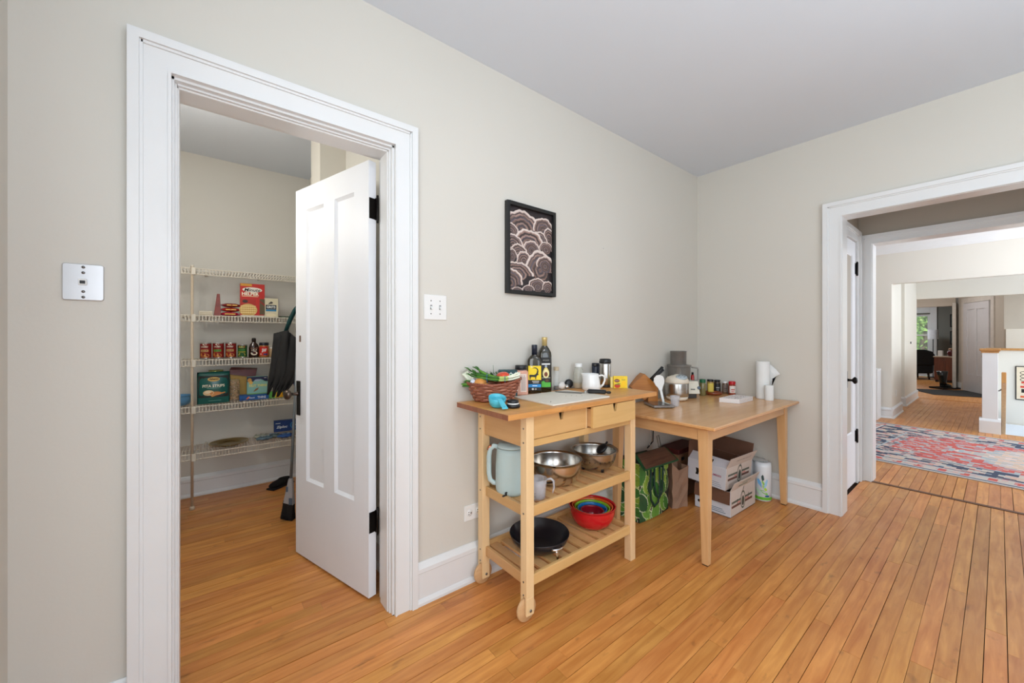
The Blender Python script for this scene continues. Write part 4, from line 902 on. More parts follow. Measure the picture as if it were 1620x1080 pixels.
MB().box((-.075, -.062, .0), (-.06, -.05, .004)).box((.05, -.062, .0), (.065, -.05, .004)).box((-.075, .05, .0), (-.06, .062, .004)).box((.05, .05, .0), (.065, .062, .004)).build('feet', BLACK, ks)
MB().box((-.03, -.066, .0182), (.04, -.046, .0188)).build('display', mat('lcd', (190, 196, 186), .3), ks)
ks.location = (-.985, -.222, T2); ks.rotation_euler = (0, 0, R(55))
sp_ = thing('rice_paddle', 'white rice paddle standing on its handle against the knife block', 'paddle', (-.930, -.245, T2 + .019), 0)
sp_.location = (-.932, -.225, T2 + .0215); sp_.rotation_euler = (R(-6), R(-10), R(-38))
MB().tube([(0, 0, 0), (0, 0, .03), (0, 0, .085)], [.009, .0085, .009], 10, flat=.5, up=(1, 0, 0)).build('grip', CERAM, sp_)
MB().prism([(-.009, .080), (.009, .080), (.016, .100), (.030, .122), (.036, .150), (.030, .172), (.010, .186), (-.012, .186), (-.032, .170), (-.037, .148), (-.030, .120), (-.016, .100)], lambda a, b, d: (a, d - .25 * (b - .08) ** 2 * 4, b), -.004, .004).build('blade', CERAM, sp_, bev=.0015)
pcup = tag(MB().lathe([(.0001, 0), (.024, 0), (.0245, .002), (.031, .066), (.032, .069), (.030, .069), (.0235, .004), (.0001, .003)], 32, cap=False).build('clear_plastic_cup', PLAS, loc=(-.900, -.290, T2)), 'clear plastic cup in front of the rice cooker', 'cup')
# rice cooker
rc = thing('rice_cooker', 'round steel rice cooker with cream lid', 'rice cooker', (-.648, -.167, T2), R(-38))
CRM = mat('cream_plastic', (226, 214, 196), .35, var=.01)
MB().lathe([(.0001, .002), (.060, .002), (.072, .010), (.077, .030)], 44).build('base', CRM, rc)
MB().lathe([(.076, .030), (.079, .034), (.081, .060), (.081, .120), (.080, .128)], 48).build('steel_band', STEEL, rc)
q = MB(); q.lathe([(.080, .128), (.082, .132), (.080, .150), (.066, .168), (.040, .180), (.0001, .184)], 44); q.build('lid', CRM, rc)
MB().ball((-.0, .0, .180), .024, .020, .010, 18, 8).build('steam_vent', CRM, rc)
q = MB(); q.M = Matrix.Translation((.012, -.048, .168)) @ Matrix.Rotation(R(30), 4, 'X'); q.lathe([(.0001, .0), (.034, .0), (.036, .004), (.034, .010), (.0001, .012)], 28, sx=1.15, sy=.8); q.build('control_panel', mat('panel_grey', (176, 186, 192), .35), rc)
q = MB(); q.M = Matrix.Translation((.012, -.0535, .1795)) @ Matrix.Rotation(R(30), 4, 'X')
for x, y in ((-.022, 0), (-.012, .012), (-.012, -.012), (.012, .012), (.012, -.012), (.024, 0)): q.lathe([(.0001, 0), (.0035, 0), (.003, .0015), (.0001, .002)], 10, (x, y, 0))
q.build('buttons', mat('button_dark', (70, 80, 96), .4), rc)
# food processor
fp = thing('food_processor', 'food processor with cream base and smoky work bowl in the corner', 'food processor', (-.468, -.122, T2), R(-38))
FPC = mat('processor_cream', (222, 216, 200), .35, var=.01)
MB().hexa([(-.090, -.085, .034), (.090, -.085, .034), (.090, .085, .034), (-.090, .085, .034)], [(-.098, -.075, .128), (.086, -.062, .128), (.086, .08, .128), (-.098, .08, .128)]).build('base', FPC, fp, bev=.006)
MB().box((-.075, -.07, 0), (.07, .07, .034), .004).build('foot_base', mat('foot_dark', (60, 58, 56), .5), fp)
SMK = mat('smoked_plastic', (132, 124, 116), .10, alpha=.50, coat=.5)
MB().lathe([(.078, .129), (.080, .132), (.084, .238), (.0815, .238), (.077, .135), (.0001, .133)], 44, c=(-.035, 0, 0), cap=False).build('work_bowl', SMK, fp)
MB().lathe([(.086, .236), (.088, .240), (.088, .250), (.062, .253), (.061, .250), (.084, .246)], 44, c=(-.035, 0, 0), cap=False).build('bowl_lid', SMK, fp)
MB().lathe([(.058, .250), (.060, .352), (.063, .355), (.057, .355), (.055, .252)], 40, c=(-.040, 0, 0), cap=False).build('feed_tube', mat('tube_smoke', (126, 120, 114), .10, alpha=.55, coat=.5), fp)
MB().lathe([(.0001, .255), (.044, .255), (.047, .346), (.0001, .346)], 32, c=(-.040, 0, 0)).build('pusher', mat('pusher_grey', (128, 124, 120), .2, .5), fp)
MB().lathe([(.0001, .135), (.018, .135), (.016, .20), (.010, .225), (.0001, .227)], 24, c=(-.035, 0, 0)).build('spindle', mat('spindle_cream', (214, 190, 160), .4), fp)
MB().tube([(.052, -.02, .230), (.094, -.03, .226), (.098, -.03, .215), (.098, -.03, .135), (.090, -.03, .128), (.055, -.02, .128)], .0055, 8, flat=1.5).build('bowl_handle', mat('handle_smoke', (150, 146, 140), .15, alpha=.7), fp)
MB().box((.020, -.0865, .066), (.050, -.080, .074), .001).build('brand_badge', mat('badge_grey', (120, 118, 116), .4), fp)
q = MB(); q.M = Matrix.Translation((.082, -.07, .078)) @ Matrix.Rotation(R(80), 4, 'X') @ Matrix.Rotation(R(20), 4, 'Y'); q.lathe([(.012, 0), (.012, .012), (.0001, .013)], 14); q.build('lever', mat('lever_blue_grey', (96, 112, 130), .4), fp)
# red chilli bottle behind
rb = thing('red_sauce_bottle', 'tiny red sauce bottle with black cap behind the processor handle', 'bottle', (-.325, -.122, T2 + .0))
MB().lathe([(.0001, 0), (.012, 0), (.013, .1), (.013, .155), (.007, .165)], 18).build('glass', mat('sauce_red', (176, 30, 28), .2, coat=.4), rb); MB().lathe([(.008, .162), (.008, .182), (.0001, .183)], 14).build('cap', BLACK, rb)
# spices
def jar(name, label, loc, r_, h_, body, lidc, lidh, lab=None, group=None, lidr=None):
    t_ = thing(name, label, 'jar', loc); t_['group'] = 'spice jars in the table corner'
    hb_ = h_ - lidh; lr = lidr or r_ * .92
    MB().lathe([(.0001, 0), (r_ * .92, 0), (r_, .003), (r_, hb_ - .008), (lr * .9, hb_), (lr * .9, hb_ + .002)], 24).build('glass_body', body, t_)
    MB().lathe([(lr, hb_), (lr * 1.03, hb_ + .002), (lr * 1.03, h_ - .002), (lr * .95, h_), (.0001, h_)], 24).build('lid', lidc, t_)
    if lab:
        prints('label', cyl_map(r_, -math.pi / 2 - .9), [('r', -r_ * 1.0, hb_ * .18, r_ * 1.0, hb_ * .86, lab[0])] + ([('r', -r_ * .55, hb_ * .45, r_ * .5, hb_ * .55, lab[1]), ('r', -r_ * .45, hb_ * .28, r_ * .3, hb_ * .34, lab[1])] if len(lab) > 1 else []), t_)
    return t_
dk = lambda n_, c_: mat(n_, c_, .15, var=.15, scale=90, coat=.4)
jar('spice_jar', 'spice jar with a dark green lid beside the food processor', (-.275, -.178, T2), .024, .128, dk('herb_olive', (120, 112, 70)), mat('lid_green', (30, 104, 66), .4), .026)
jar('spice_jar', 'spice jar with a white lid and black label', (-.155, -.130, T2), .019, .098, dk('spice_grey', (150, 140, 120)), WHITE, .018, ((210, 204, 190), (40, 40, 40)))
jar('spice_jar', 'spice jar with a black lid and yellow label', (-.115, -.165, T2), .026, .115, dk('spice_yellow', (150, 120, 60)), BLACK, .016, ((226, 200, 90),))
jar('spice_jar', 'spice jar with a black lid and black label', (-.060, -.195, T2), .025, .110, dk('spice_dark', (70, 56, 44)), BLACK, .014, ((28, 28, 30), (160, 160, 160)))
jar('spice_jar', 'small brown spice jar with a white flip lid', (-.032, -.245, T2), .020, .100, dk('spice_brown', (110, 84, 62)), WHITE, .014, ((120, 104, 96), (80, 60, 50)))
jar('spice_jar', 'spice jar with a red lid, rightmost of the jars', (-.040, -.302, T2), .026, .106, dk('spice_red', (150, 60, 40)), mat('lid_red', (198, 30, 40), .35), .024, ((230, 222, 214), (190, 60, 40)))
ad = thing('amber_glass_dish', 'low amber dish in front of the spice jars', 'dish', (-.135, -.222, T2))
MB().lathe([(.0001, .0), (.052, .0), (.060, .006), (.064, .024), (.062, .024), (.057, .009), (.0001, .004)], 36, cap=False).build('dish', mat('amber_glass', (150, 70, 30), .12, trans=.3, coat=.4), ad)
ad.location = (-.165, -.215, T2)
# box with marbled paper
bxm = thing('flat_marbled_box', 'flat white marbled cardboard box lying on the table', 'box', (-.468, -.522, T2), R(-1))
MB().prism([(0, 0), (.235, .003), (.225, .128), (-.030, .122)], lambda a, b, d: (a, b, d), 0, .030).build('box_body', mat('box_marble', (232, 226, 224), .5, var=.02), bxm, bev=.001)
q = MB(); r2 = random.Random(3)
for k in range(60):
    x = r2.uniform(-.01, .20); y = r2.uniform(.006, .115); L_ = r2.uniform(.010, .026)
    q._add([(x, y, .0304), (x + L_, y + .006, .0304), (x + L_ + .001, y + .0085, .0304), (x + .001, y + .003, .0304)], [(0, 1, 2, 3)])
for k in range(22):
    x = r2.uniform(0, .22); z = r2.uniform(.004, .022); q._add([(x, .0 - .0006 + x * .0128, z), (x + .008, -.0006 + x * .0128, z + .006), (x + .009, -.0006 + x * .0128, z + .0065), (x + .002, -.0006 + x * .0128, z)], [(0, 1, 2, 3)])
q.build('marbling', mat('marble_vein', (150, 110, 112), .5), bxm)
# paper towel roll
PT = mat('paper_towel', (234, 234, 232), .9, var=.01, bump=.3, bscale=220)
pt = thing('paper_towel_roll', 'white paper towel roll standing on the table against the wall', 'paper towel', (-.070, -.532, T2))
MB().lathe([(.0001, .001), (.016, .001), (.044, .001), (.0445, .004), (.0445, .276), (.043, .279), (.019, .279), (.018, .27), (.0001, .268)], 44).build('roll', PT, pt)
q = MB(); pts = [(.042, -.016, .262), (.060, -.045, .225), (.052, -.092, .195), (.044, -.086, .150), (.043, -.040, .120), (.040, -.020, .06)]
sheet = [[(.040, -.018, .27), (.040, -.020, .20), (.040, -.020, .10), (.040, -.020, .012)], [(.034, -.044, .252), (.030, -.040, .20), (.032, -.036, .10), (.034, -.034, .012)], [(.024, -.080, .222), (.028, -.062, .175), (.034, -.048, .09), (.030, -.044, .012)], [(.014, -.108, .190), (.020, -.082, .172), (.028, -.056, .150), (.022, -.050, .10)]]
vs = [p_ for row in sheet for p_ in row]; fs = [(i * 4 + j, i * 4 + j + 1, (i + 1) * 4 + j + 1, (i + 1) * 4 + j) for i in range(3) for j in range(3)]
q._add(vs, fs, True); o_ = q.build('loose_sheet', PT, pt); sd = o_.modifiers.new('s', 'SOLIDIFY'); sd.thickness = .0015
rl = tag(MB().lathe([(.0001, 0), (.028, 0), (.0285, .003), (.0285, .106), (.027, .109), (.0001, .109)], 32).build('narrow_paper_roll', PT, loc=(-.126, -.592, T2)), 'short white roll standing in front of the paper towel roll', 'paper roll')
# power cords hanging behind the table
tag(MB().tube([(-.735, -.012, .70), (-.738, -.010, .60), (-.742, -.012, .50), (-.75, -.016, .43), (-.77, -.02, .40)], .0035, 6).build('power_cord', mat('cord_white', (196, 190, 178), .5)), 'thin white cord hanging behind the table', 'cord')
tag(MB().tube([(-.700, -.012, .70), (-.702, -.010, .60), (-.708, -.012, .50), (-.716, -.014, .42), (-.80, -.02, .385)], .0045, 6).build('power_cord', BLACK), 'thicker black cord hanging behind the table', 'cord')

# ================================================================== UNDER THE TABLE
lb = thing('leaf_print_bag', 'large insulated shopping bag printed with green hosta leaves under the table', 'bag', (0, 0, 0))
rs2 = random.Random(21)
lv = [(rs2.uniform(0, 1), rs2.uniform(0, 1), rs2.uniform(.13, .21), rs2.uniform(1.0, 2.2)) for _ in range(30)]
def hosta(seed, asp):
    def f(uu, vv):
        hit = None
        for i, (lx, ly, ls, la) in enumerate(lv):
            dx = (uu - lx) * asp; dy = vv - ly; c, s_ = math.cos(la + seed), math.sin(la + seed); a = dx * c + dy * s_; b = -dx * s_ + dy * c
            L_ = ls; t_ = (a / L_ + 1) / 2
            if 0 < t_ < 1:
                w_ = ls * .66 * math.sin(math.pi * t_ ** .8) ** .75
                if abs(b) < w_: hit = (abs(b) / w_, i, t_, b, a)
        if not hit:
            return (10, 22, 16)
        e, i, t_, b, a = hit
        vein = abs(math.sin((abs(b) * 1.4 + a) * 95))
        if e > .88: return (206, 214, 150) if i % 3 else (222, 226, 196)
        if i % 4 == 0: base = (60, 124, 44)
        elif i % 4 == 1: base = (140, 176, 60)
        elif i % 4 == 2: base = (104, 158, 56)
        else: base = (34, 84, 42)
        k = .8 + .25 * vein - .2 * (abs(b) < .004)
        return tuple(min(255, c_ * k) for c_ in base)
    return f
AP = attr_mat('printed_fabric', .6, .1)
BX0, BX1, BY0, BY1, BH = -1.168, -.818, -.195, -.022, .395
painted('front_panel', (BX0, BY0, .004), (1, 0, 0), (0, 0, 1), BX1 - BX0, BH - .01, 84, 90, hosta(0, .9), AP, lb, zfn=lambda a, b: .012 * math.sin(a * 3.1) * (1 - b * .3))
painted('side_panel', (BX0, BY1, .004), (0, -1, 0), (0, 0, 1), BY1 - BY0, BH - .01, 42, 90, hosta(1.2, .5), AP, lb)
GFB = mat('bag_dark_green', (16, 50, 34), .7, var=.1)
MB().hexa([(BX0 + .002, BY0 + .002, .002), (BX1 - .002, BY0 + .002, .002), (BX1 - .002, BY1 - .002, .002), (BX0 + .002, BY1 - .002, .002)], [(BX0 + .002, BY0 + .002, BH - .01), (BX1 - .002, BY0 + .002, BH - .04), (BX1 - .002, BY1 - .002, BH - .02), (BX0 + .002, BY1 - .002, BH)]).build('body', GFB, lb)
LP = [Vector((-1.235, -.272, .372)), Vector((-.802, -.262, .352)), Vector((-.775, -.14, .415)), Vector((-1.150, -.14, .425))]
def quad_slab(mb, P4, t_, inset=0.0, up=0.0):
    c_ = sum(P4, Vector()) / 4; nrm = (P4[1] - P4[0]).cross(P4[3] - P4[0]).normalized(); Q = [p_ + (c_ - p_).normalized() * inset + nrm * up for p_ in P4]
    return mb.hexa([q_ for q_ in Q], [q_ + nrm * t_ for q_ in Q])
quad_slab(MB(), LP, .010).build('lid_flap', mat('bag_green_binding', (28, 84, 48), .6), lb, bev=.003)
quad_slab(MB(), LP, .003, .020, .010).build('wood_print_lid', wood('lid_wood_print', (132, 98, 80), (78, 52, 42), .35, 0, 9, coat=.3), lb)
for y_, xo in ((-.212, 0), (-.207, .006)):
    MB().tube([(-1.06 + xo, y_, .345), (-1.08 + xo, y_ - .004, .24), (-1.07 + xo, y_ - .006, .14), (-1.03 + xo, y_ - .006, .085), (-.985 + xo, y_ - .006, .10), (-.965 + xo, y_ - .006, .16), (-.955 + xo, y_, .345)] if xo == 0 else [(-1.01, y_, .345), (-1.02, y_ - .004, .22), (-1.0, y_ - .006, .15), (-.965, y_ - .006, .12), (-.93, y_ - .006, .15), (-.915, y_ - .004, .24), (-.905, y_, .345)], .011, 6, flat=.22, up=(0, 0, 1) if False else None).build('strap', mat('strap_dark_green', (14, 54, 44), .6), lb)
MB().tube([(-.86, -.15, .42), (-.84, -.12, .50), (-.80, -.11, .50), (-.79, -.13, .40)], .003, 6).build('thin_cord_handle', mat('cord_grey', (120, 116, 104), .6), lb)
pbg = thing('brown_paper_bag', 'upright open brown paper bag between leaf print bag and carton', 'paper bag', (-.715, -.190, 0), R(-20))
PBR = mat('kraft_paper', (150, 118, 96), .75, var=.07, scale=18, bump=.4, bscale=26)
q = MB(); w_, d_ = .065, .048; N_ = 8; rings = []
def zig(x_, y_, z_): return (x_ + .004 * math.sin(z_ * 60 + x_ * 40), y_ + .004 * math.sin(z_ * 50 + x_ * 90), z_)
edge = [(-w_, -d_), (-.02, -d_ - .004), (.02, -d_ + .003), (w_, -d_), (w_, 0), (w_ - .014, .0), (w_, d_), (0, d_), (-w_, d_), (-w_ + .014, 0)]
edge = [(-w_, -d_), (-.02, -d_ - .004), (.02, -d_ + .003), (w_, -d_), (w_ - .012, 0), (w_, d_), (0, d_), (-w_, d_), (-w_ + .012, 0)]
zs_ = [0, .06, .12, .18, .24, .29]
for z_ in zs_:
    for k_, (a, b) in enumerate(edge):
        f_ = 1 if k_ not in (4, 8) else (1 - 0 * z_); top = .03 * (k_ in (0, 8, 7)) - .02 * (k_ in (1, 2)) if z_ == .29 else 0
        rings.append(zig(a * (1 + .08 * z_ / .3), b * (1 + .08 * z_ / .3), z_ + top))
n_ = len(edge); fs = [(j * n_ + k, j * n_ + (k + 1) % n_, (j + 1) * n_ + (k + 1) % n_, (j + 1) * n_ + k) for j in range(len(zs_) - 1) for k in range(n_)] + [tuple(range(n_))[::-1]]
q._add(rings, fs); o_ = q.build('paper_shell', PBR, pbg); sd = o_.modifiers.new('s', 'SOLIDIFY'); sd.thickness = .0016
# carton behind
bb = thing('brown_carton', 'brown cardboard carton with a red top against the wall under the table', 'box', (-.462, -.095, 0))
MB().box((-.16, -.07, 0), (.16, .07, .335), .002).build('carton', mat('cardboard', (140, 104, 76), .8, var=.05), bb)
MB().box((-.165, -.075, .335), (.165, .075, .372), .003).build('lid', mat('maroon_lid', (74, 22, 20), .6), bb)
MB().box((-.12, -.0708, .285), (-.075, -.0702, .31)).build('print', BLACK, bb)
# white produce cartons
CWH = mat('carton_white', (214, 216, 224), .6, var=.02); CIN = mat('carton_inside', (112, 78, 60), .8, var=.06); CFT = mat('carton_front', (206, 192, 182), .6, var=.02)
def carton(name, label, loc, rotz, tilt, W, D, Hh, flaps, pr):
    t_ = thing(name, label, 'box', loc, rotz, 'white produce cartons under the table'); t_.rotation_euler = (R(tilt[0]), R(tilt[1]), rotz)
    th = .004; q = MB()
    q.box((0, 0, 0), (W, D, th)); q.build('bottom_panel', CIN, t_)
    for nm, a, b, m_ in (('side_panel', (0, 0, 0), (th, D, Hh), [CWH, CIN]), ('side_panel', (W - th, 0, 0), (W, D, Hh), [CWH, CIN]), ('front_panel', (th, 0, 0), (W - th, th, Hh), [CFT, CIN]), ('back_panel', (th, D - th, 0), (W - th, D, Hh), [CFT, CIN])):
        o_ = MB().box(a, b).build(nm, m_, t_)
        ctr = Vector((W / 2, D / 2, Hh / 2))
        for f in o_.data.polygons:
            if f.normal.dot(ctr - f.center) > 0 and abs(f.normal.z) < .5 and f.area > .005: f.material_index = 1
    for side, L_, a_, m_ in flaps:
        q = MB(); c, s_ = math.cos(R(a_)), math.sin(R(a_))   # a_ = opening angle from vertical outward
        if side == 'front': P_ = [(0, 0, Hh), (W, 0, Hh), (W + .01, -s_ * L_, Hh + c * L_), (-.0, -s_ * L_, Hh + c * L_)]; off = (0, c * th, s_ * th)
        if side == 'back': P_ = [(0, D, Hh), (W, D, Hh), (W, D + s_ * L_, Hh + c * L_), (0, D + s_ * L_, Hh + c * L_)]; off = (0, -c * th, s_ * th)
        if side == 'left': P_ = [(0, 0, Hh), (0, D, Hh), (-s_ * L_, D, Hh + c * L_), (-s_ * L_, 0, Hh + c * L_)]; off = (c * th, 0, s_ * th)
        if side == 'right': P_ = [(W, 0, Hh), (W, D, Hh), (W + s_ * L_, D, Hh + c * L_), (W + s_ * L_, 0, Hh + c * L_)]; off = (-c * th, 0, s_ * th)
        q.hexa(P_, [tuple(Vector(p_) + Vector(off)) for p_ in P_]); q.build('flap', m_, t_)
    for nm, mp_, items in pr: prints(nm, mp_, items, t_)
    return t_
BR = (104, 62, 52); OL = (92, 96, 84); DKG = (44, 52, 48)
def emblem(x, z, s_=1.0):
    return [('r', x - .17, z - .020, x + .15, z - .004, BR), ('r', x - .17, z + .010, x + .15, z + .024, OL), ('r', x - .08, z + .0, x + .09, z + .006, (214, 92, 76)), ('e', x, z + .006, .038, .062, OL), ('e', x, z + .006, .030, .050, (206, 192, 182)), ('e', x, z - .002, .022, .034, OL), ('p', [(x - .012, z - .03), (x + .004, z + .02), (x + .014, z + .016), (x + .006, z - .034)], DKG), ('p', [(x - .004, z + .06), (x + .008, z + .09), (x + .020, z + .098), (x + .006, z + .066)], DKG), ('r', x - .09, z - .012, x - .085, z + .028, (20, 20, 20)), ('r', x + .085, z - .004, x + .09, z + .036, (20, 20, 20))]
D_ = .24
left_map = lambda W, D, Hh: plane_map((0, D, 0), (0, -1, 0), (0, 0, 1))
carton('produce_carton', 'lower white produce carton with a round emblem on its front', (-.628, -.528, .001), R(-1.5), (0, 0), .392, D_, .172,
       [('front', .068, 24, CFT), ('left', .085, 175, CIN)],
       [('front_print', plane_map((0, 0, 0), (1, 0, 0), (0, 0, 1)), emblem(.19, .075)),
        ('side_print', left_map(.39, D_, .17), [('r', .06, .040, .19, .045, (120, 140, 160)), ('r', .08, .030, .20, .034, (120, 140, 160)), ('r', .07, .018, .21, .023, (110, 130, 150)), ('e', .03, .05, .010, .010, (14, 14, 14))]),
        ('flap_print', plane_map((0, -.0005 - math.sin(R(24)) * .0, .172), (1, 0, 0), (0, -math.sin(R(24)), math.cos(R(24)))), [('r', .10, .018, .24, .030, (130, 140, 120)), ('r', .14, .040, .27, .048, (130, 140, 120))])])
carton('produce_carton', 'upper white produce carton marked cucumbers, tilted inside the lower one', (-.655, -.505, .180), R(-2), (3.5, 1.0), .392, .265, .150,
       [('front', .075, 20, CFT), ('back', .12, 2, CIN), ('right', .115, 5, CIN), ('left', .07, -52, CWH)],
       [('front_print', plane_map((0, 0, 0), (1, 0, 0), (0, 0, 1)), emblem(.20, .080)[:7] + [('p', [(.196, .135), (.206, .152), (.216, .158), (.206, .136)], DKG)]),
        ('side_print', plane_map((0, .265, 0), (0, -1, 0), (0, 0, 1)), [('t', 'CUCUMBERS', .185, .088, .10, .014, (160, 40, 80), .02), ('e', .165, .118, .009, .009, (14, 14, 14)), ('r', .10, .040, .225, .043, (110, 130, 150)), ('r', .12, .028, .235, .031, (110, 130, 150)), ('r', .11, .016, .24, .019, (110, 130, 150)), ('p', [(.06, .05), (.08, .05), (.085, .075), (.08, .095), (.06, .095), (.065, .07)], (14, 14, 14))]),
        ('flap_print', plane_map((0, 0, .150), (1, 0, 0), (0, -math.sin(R(20)), math.cos(R(20)))), [('t', 'FRESH PRODUCE', .22, .042, .22, .014, (140, 128, 120), .01)]),
        ('handle_hole', plane_map((-.0005, .265, .150), (0, -1, 0), (math.sin(R(52)), 0, math.cos(R(52)))), [('p', [(.10, .035), (.165, .045), (.165, .012), (.15, .010), (.15, .032), (.10, .024)], (12, 12, 12))])])
# paper towel pack
pp = thing('wrapped_paper_towels', 'plastic wrapped pack of paper towels with leaf print beside the table leg', 'paper towel pack', (0, 0, 0))
WRP = mat('wrap_white', (226, 230, 234), .25, var=.02, coat=.3)
for i, (x_, y_) in enumerate(((-.112, -.545), (-.078, -.435))):
    MB().lathe([(.0001, .002), (.050, .002), (.055, .006), (.056, .25), (.053, .278), (.030, .282), (.020, .278), (.0001, .276)], 40, c=(x_, y_, 0)).build('roll', WRP, pp)
GRN = (110, 190, 60)
cm = cyl_map(.0572, math.atan2(-1.10, -3.25) , (-.112, -.545))
prints('leaf_print', cm, [('r', -.085, .014, .085, .034, GRN), ('p', [(0, .15), (.010, .165), (.006, .19), (0, .20), (-.008, .185), (-.006, .165)], (44, 70, 70)), ('p', [(-.004, .10), (-.030, .13), (-.038, .16), (-.024, .165), (-.008, .14)], (120, 180, 226)), ('p', [(.004, .09), (.026, .12), (.034, .16), (.026, .168), (.012, .14)], (160, 206, 236)),
                              ('p', [(.006, .12), (.014, .13), (.004, .150), (-.006, .156), (-.004, .14)], (150, 206, 90)), ('p', [(.02, .08), (.03, .09), (.012, .115), (-.004, .122), (.004, .10)], (176, 214, 60)), ('p', [(.03, .05), (.034, .062), (.006, .085), (-.016, .085), (0, .065)], (120, 196, 90)), ('p', [(.0, .042), (-.02, .05), (-.040, .078), (-.046, .10), (-.02, .08)], (190, 226, 196)), ('e', .03, .044, .016, .007, (24, 90, 140))], pp, rough=.3)
MB().ball((-.095, -.49, .286), .050, .075, .012, 18, 8, fn=lambda d: 1 + .1 * math.sin(8 * d[0] + 6 * d[1])).build('gathered_wrap', mat('wrap_clear', (210, 210, 206), .2, trans=.4), pp)

# ================================================================== PANTRY
def shelf_back(z, lab):
    t_ = thing('wire_shelf', lab, 'shelf', (0, 0, z), 0, 'white wire shelves in the pantry')
    x0_, x1_, yf, yb = -3.83, -2.648, 1.878, 2.160
    MB().tube([(x0_, yf, 0), (x1_, yf, 0)], .0042, 6, smooth=False).build('front_rail', WIRE, t_); MB().tube([(x0_, yf, -.040), (x1_, yf, -.040)], .0042, 6, smooth=False).build('front_rail', WIRE, t_)
    MB().tube([(-3.83, yb, 0), (x1_, yb, 0)], .003, 6, smooth=False).build('back_rail', WIRE, t_)
    MB().tube([(x0_, (yf + yb) / 2, -.004), (x1_, (yf + yb) / 2, -.004)], .003, 6, smooth=False).build('middle_rail', WIRE, t_)
    q = MB(); n_ = int((x1_ - x0_) / .0185)
    for i in range(n_ + 1):
        x_ = x0_ + (x1_ - x0_) * i / n_; q.box((x_ - .0018, yf - .002, .001), (x_ + .0018, yb, .0042)); q.box((x_ - .0024, yf - .0045, -.040), (x_ + .0024, yf - .001, .001))
    q.build('deck_wires', WIRE, t_, kind='stuff')
    for x_ in (-3.36, -3.02, -2.72): MB().box((x_ - .008, 2.15, -.012), (x_ + .008, 2.172, .012), .002).build('wall_clip', WIRE, t_)
SH = [1.690, 1.360, 1.044, .716, .386]
for z, l_ in zip(SH, ('empty top wire shelf across the pantry back wall', 'second wire shelf from the top, holding the tall red box', 'third wire shelf from the top, holding the cans', 'fourth wire shelf from the top, holding the snack bags', 'lowest wire shelf on the pantry back wall, holding the plate')): shelf_back(z, l_)
sp2 = thing('shelf_post', 'vertical beige support pole at the corner of the pantry shelves', 'pole', (-3.437, 1.868, 0))
MB().tube([(0, 0, .01), (0, 0, 1.70)], .0085, 12).build('pole', mat('pole_beige', (206, 188, 164), .4), sp2)
MB().lathe([(.014, 0), (.014, .022), (.0085, .026)], 16).build('foot', mat('foot_beige', (214, 196, 172), .5), sp2); MB().lathe([(.011, 1.695), (.011, 1.71), (.0001, 1.714)], 14).build('cap', WIRE, sp2)
for z in SH: MB().box((-.004, -.014, z - .046), (.020, .012, z + .006), .002).build('shelf_clamp', WIRE, sp2)
def at(z, dy=0.0): return z + .0045
CAR = lambda n_, c_: mat(n_, c_, .5, var=.02)
def carton_box(name, label, cat, x, y, z, W, D, Hh, m_, items, rz=0.0, group=None, rx=0.0):
    t_ = thing(name, label, cat, (x, y, z), rz, group); t_.rotation_euler = (rx, 0, rz)
    MB().box((-W / 2, 0, 0), (W / 2, D, Hh), .001).build('carton', m_, t_)
    prints('front_print', plane_map((0, 0, 0), (1, 0, 0), (0, 0, 1)), items, t_)
    return t_
z2 = at(1.360)
carton_box('dinner_kit_box', 'tall red pasta dinner box on the second pantry shelf', 'box', -3.077, 1.955, z2, .158, .045, .255, CAR('box_red', (196, 40, 28)),
    [('r', -.078, .235, -.005, .254, (214, 150, 50)), ('e', -.002, .208, .064, .020, (240, 232, 220)), ('t', 'Minute', -.002, .207, .105, .026, (30, 26, 24), .02, .25), ('t', 'HELPER', -.014, .176, .110, .024, (244, 238, 214), .04), ('r', -.068, .155, .036, .160, (240, 200, 160)), ('r', -.078, .02, .02, .135, (176, 40, 24)), ('e', -.048, .118, .018, .012, (60, 40, 36)), ('e', -.028, .052, .058, .048, (222, 186, 110)), ('e', -.03, .046, .054, .036, (206, 160, 80))]
    + [('e', -.070 + .014 * (k % 7), .032 + .016 * (k // 7), .007, .006, (238, 208, 140)) for k in range(28)] + [('r', .045, .02, .079, .14, (96, 80, 50)), ('p', [(.045, .13), (.079, .10), (.079, .085), (.045, .115)], (150, 40, 30)), ('r', -.078, .0, .079, .012, (214, 206, 190))])
gj = carton_box('grits_bag', 'cream grits packet right of the tall red box', 'packet', -2.955, 1.955, z2, .096, .045, .150, CAR('grits_cream', (222, 212, 180)),
    [('p', [(-.012, .115), (0, .126), (.014, .118), (.008, .108), (-.02, .104)], (70, 66, 60)), ('r', -.036, .062, .036, .098, (30, 40, 56)), ('t', 'GRITS', 0, .081, .060, .020, (240, 240, 232), .03), ('r', -.036, .048, .036, .061, (40, 130, 176)), ('e', 0, .018, .034, .014, (240, 226, 190))])
carton_box('soap_carton', 'low cream carton at the left end of the second shelf', 'box', -3.362, 1.955, z2, .078, .06, .034, CAR('carton_cream', (222, 212, 190)), [('r', -.034, .018, .034, .021, (190, 170, 130)), ('r', -.034, .006, .034, .009, (190, 170, 130))])
rbag = thing('red_snack_bag', 'tall narrow red and brown bag seen edge on, second shelf', 'bag', (-3.292, 1.96, z2), 0)
MB().hexa([(-.024, 0, 0), (.020, 0, 0), (.020, .08, 0), (-.024, .08, 0)], [(-.004, .01, .165), (.012, .01, .165), (.012, .06, .168), (-.004, .06, .168)]).build('pouch', mat('pouch_rust', (136, 50, 34), .35, var=.3, scale=18), rbag, bev=.002)
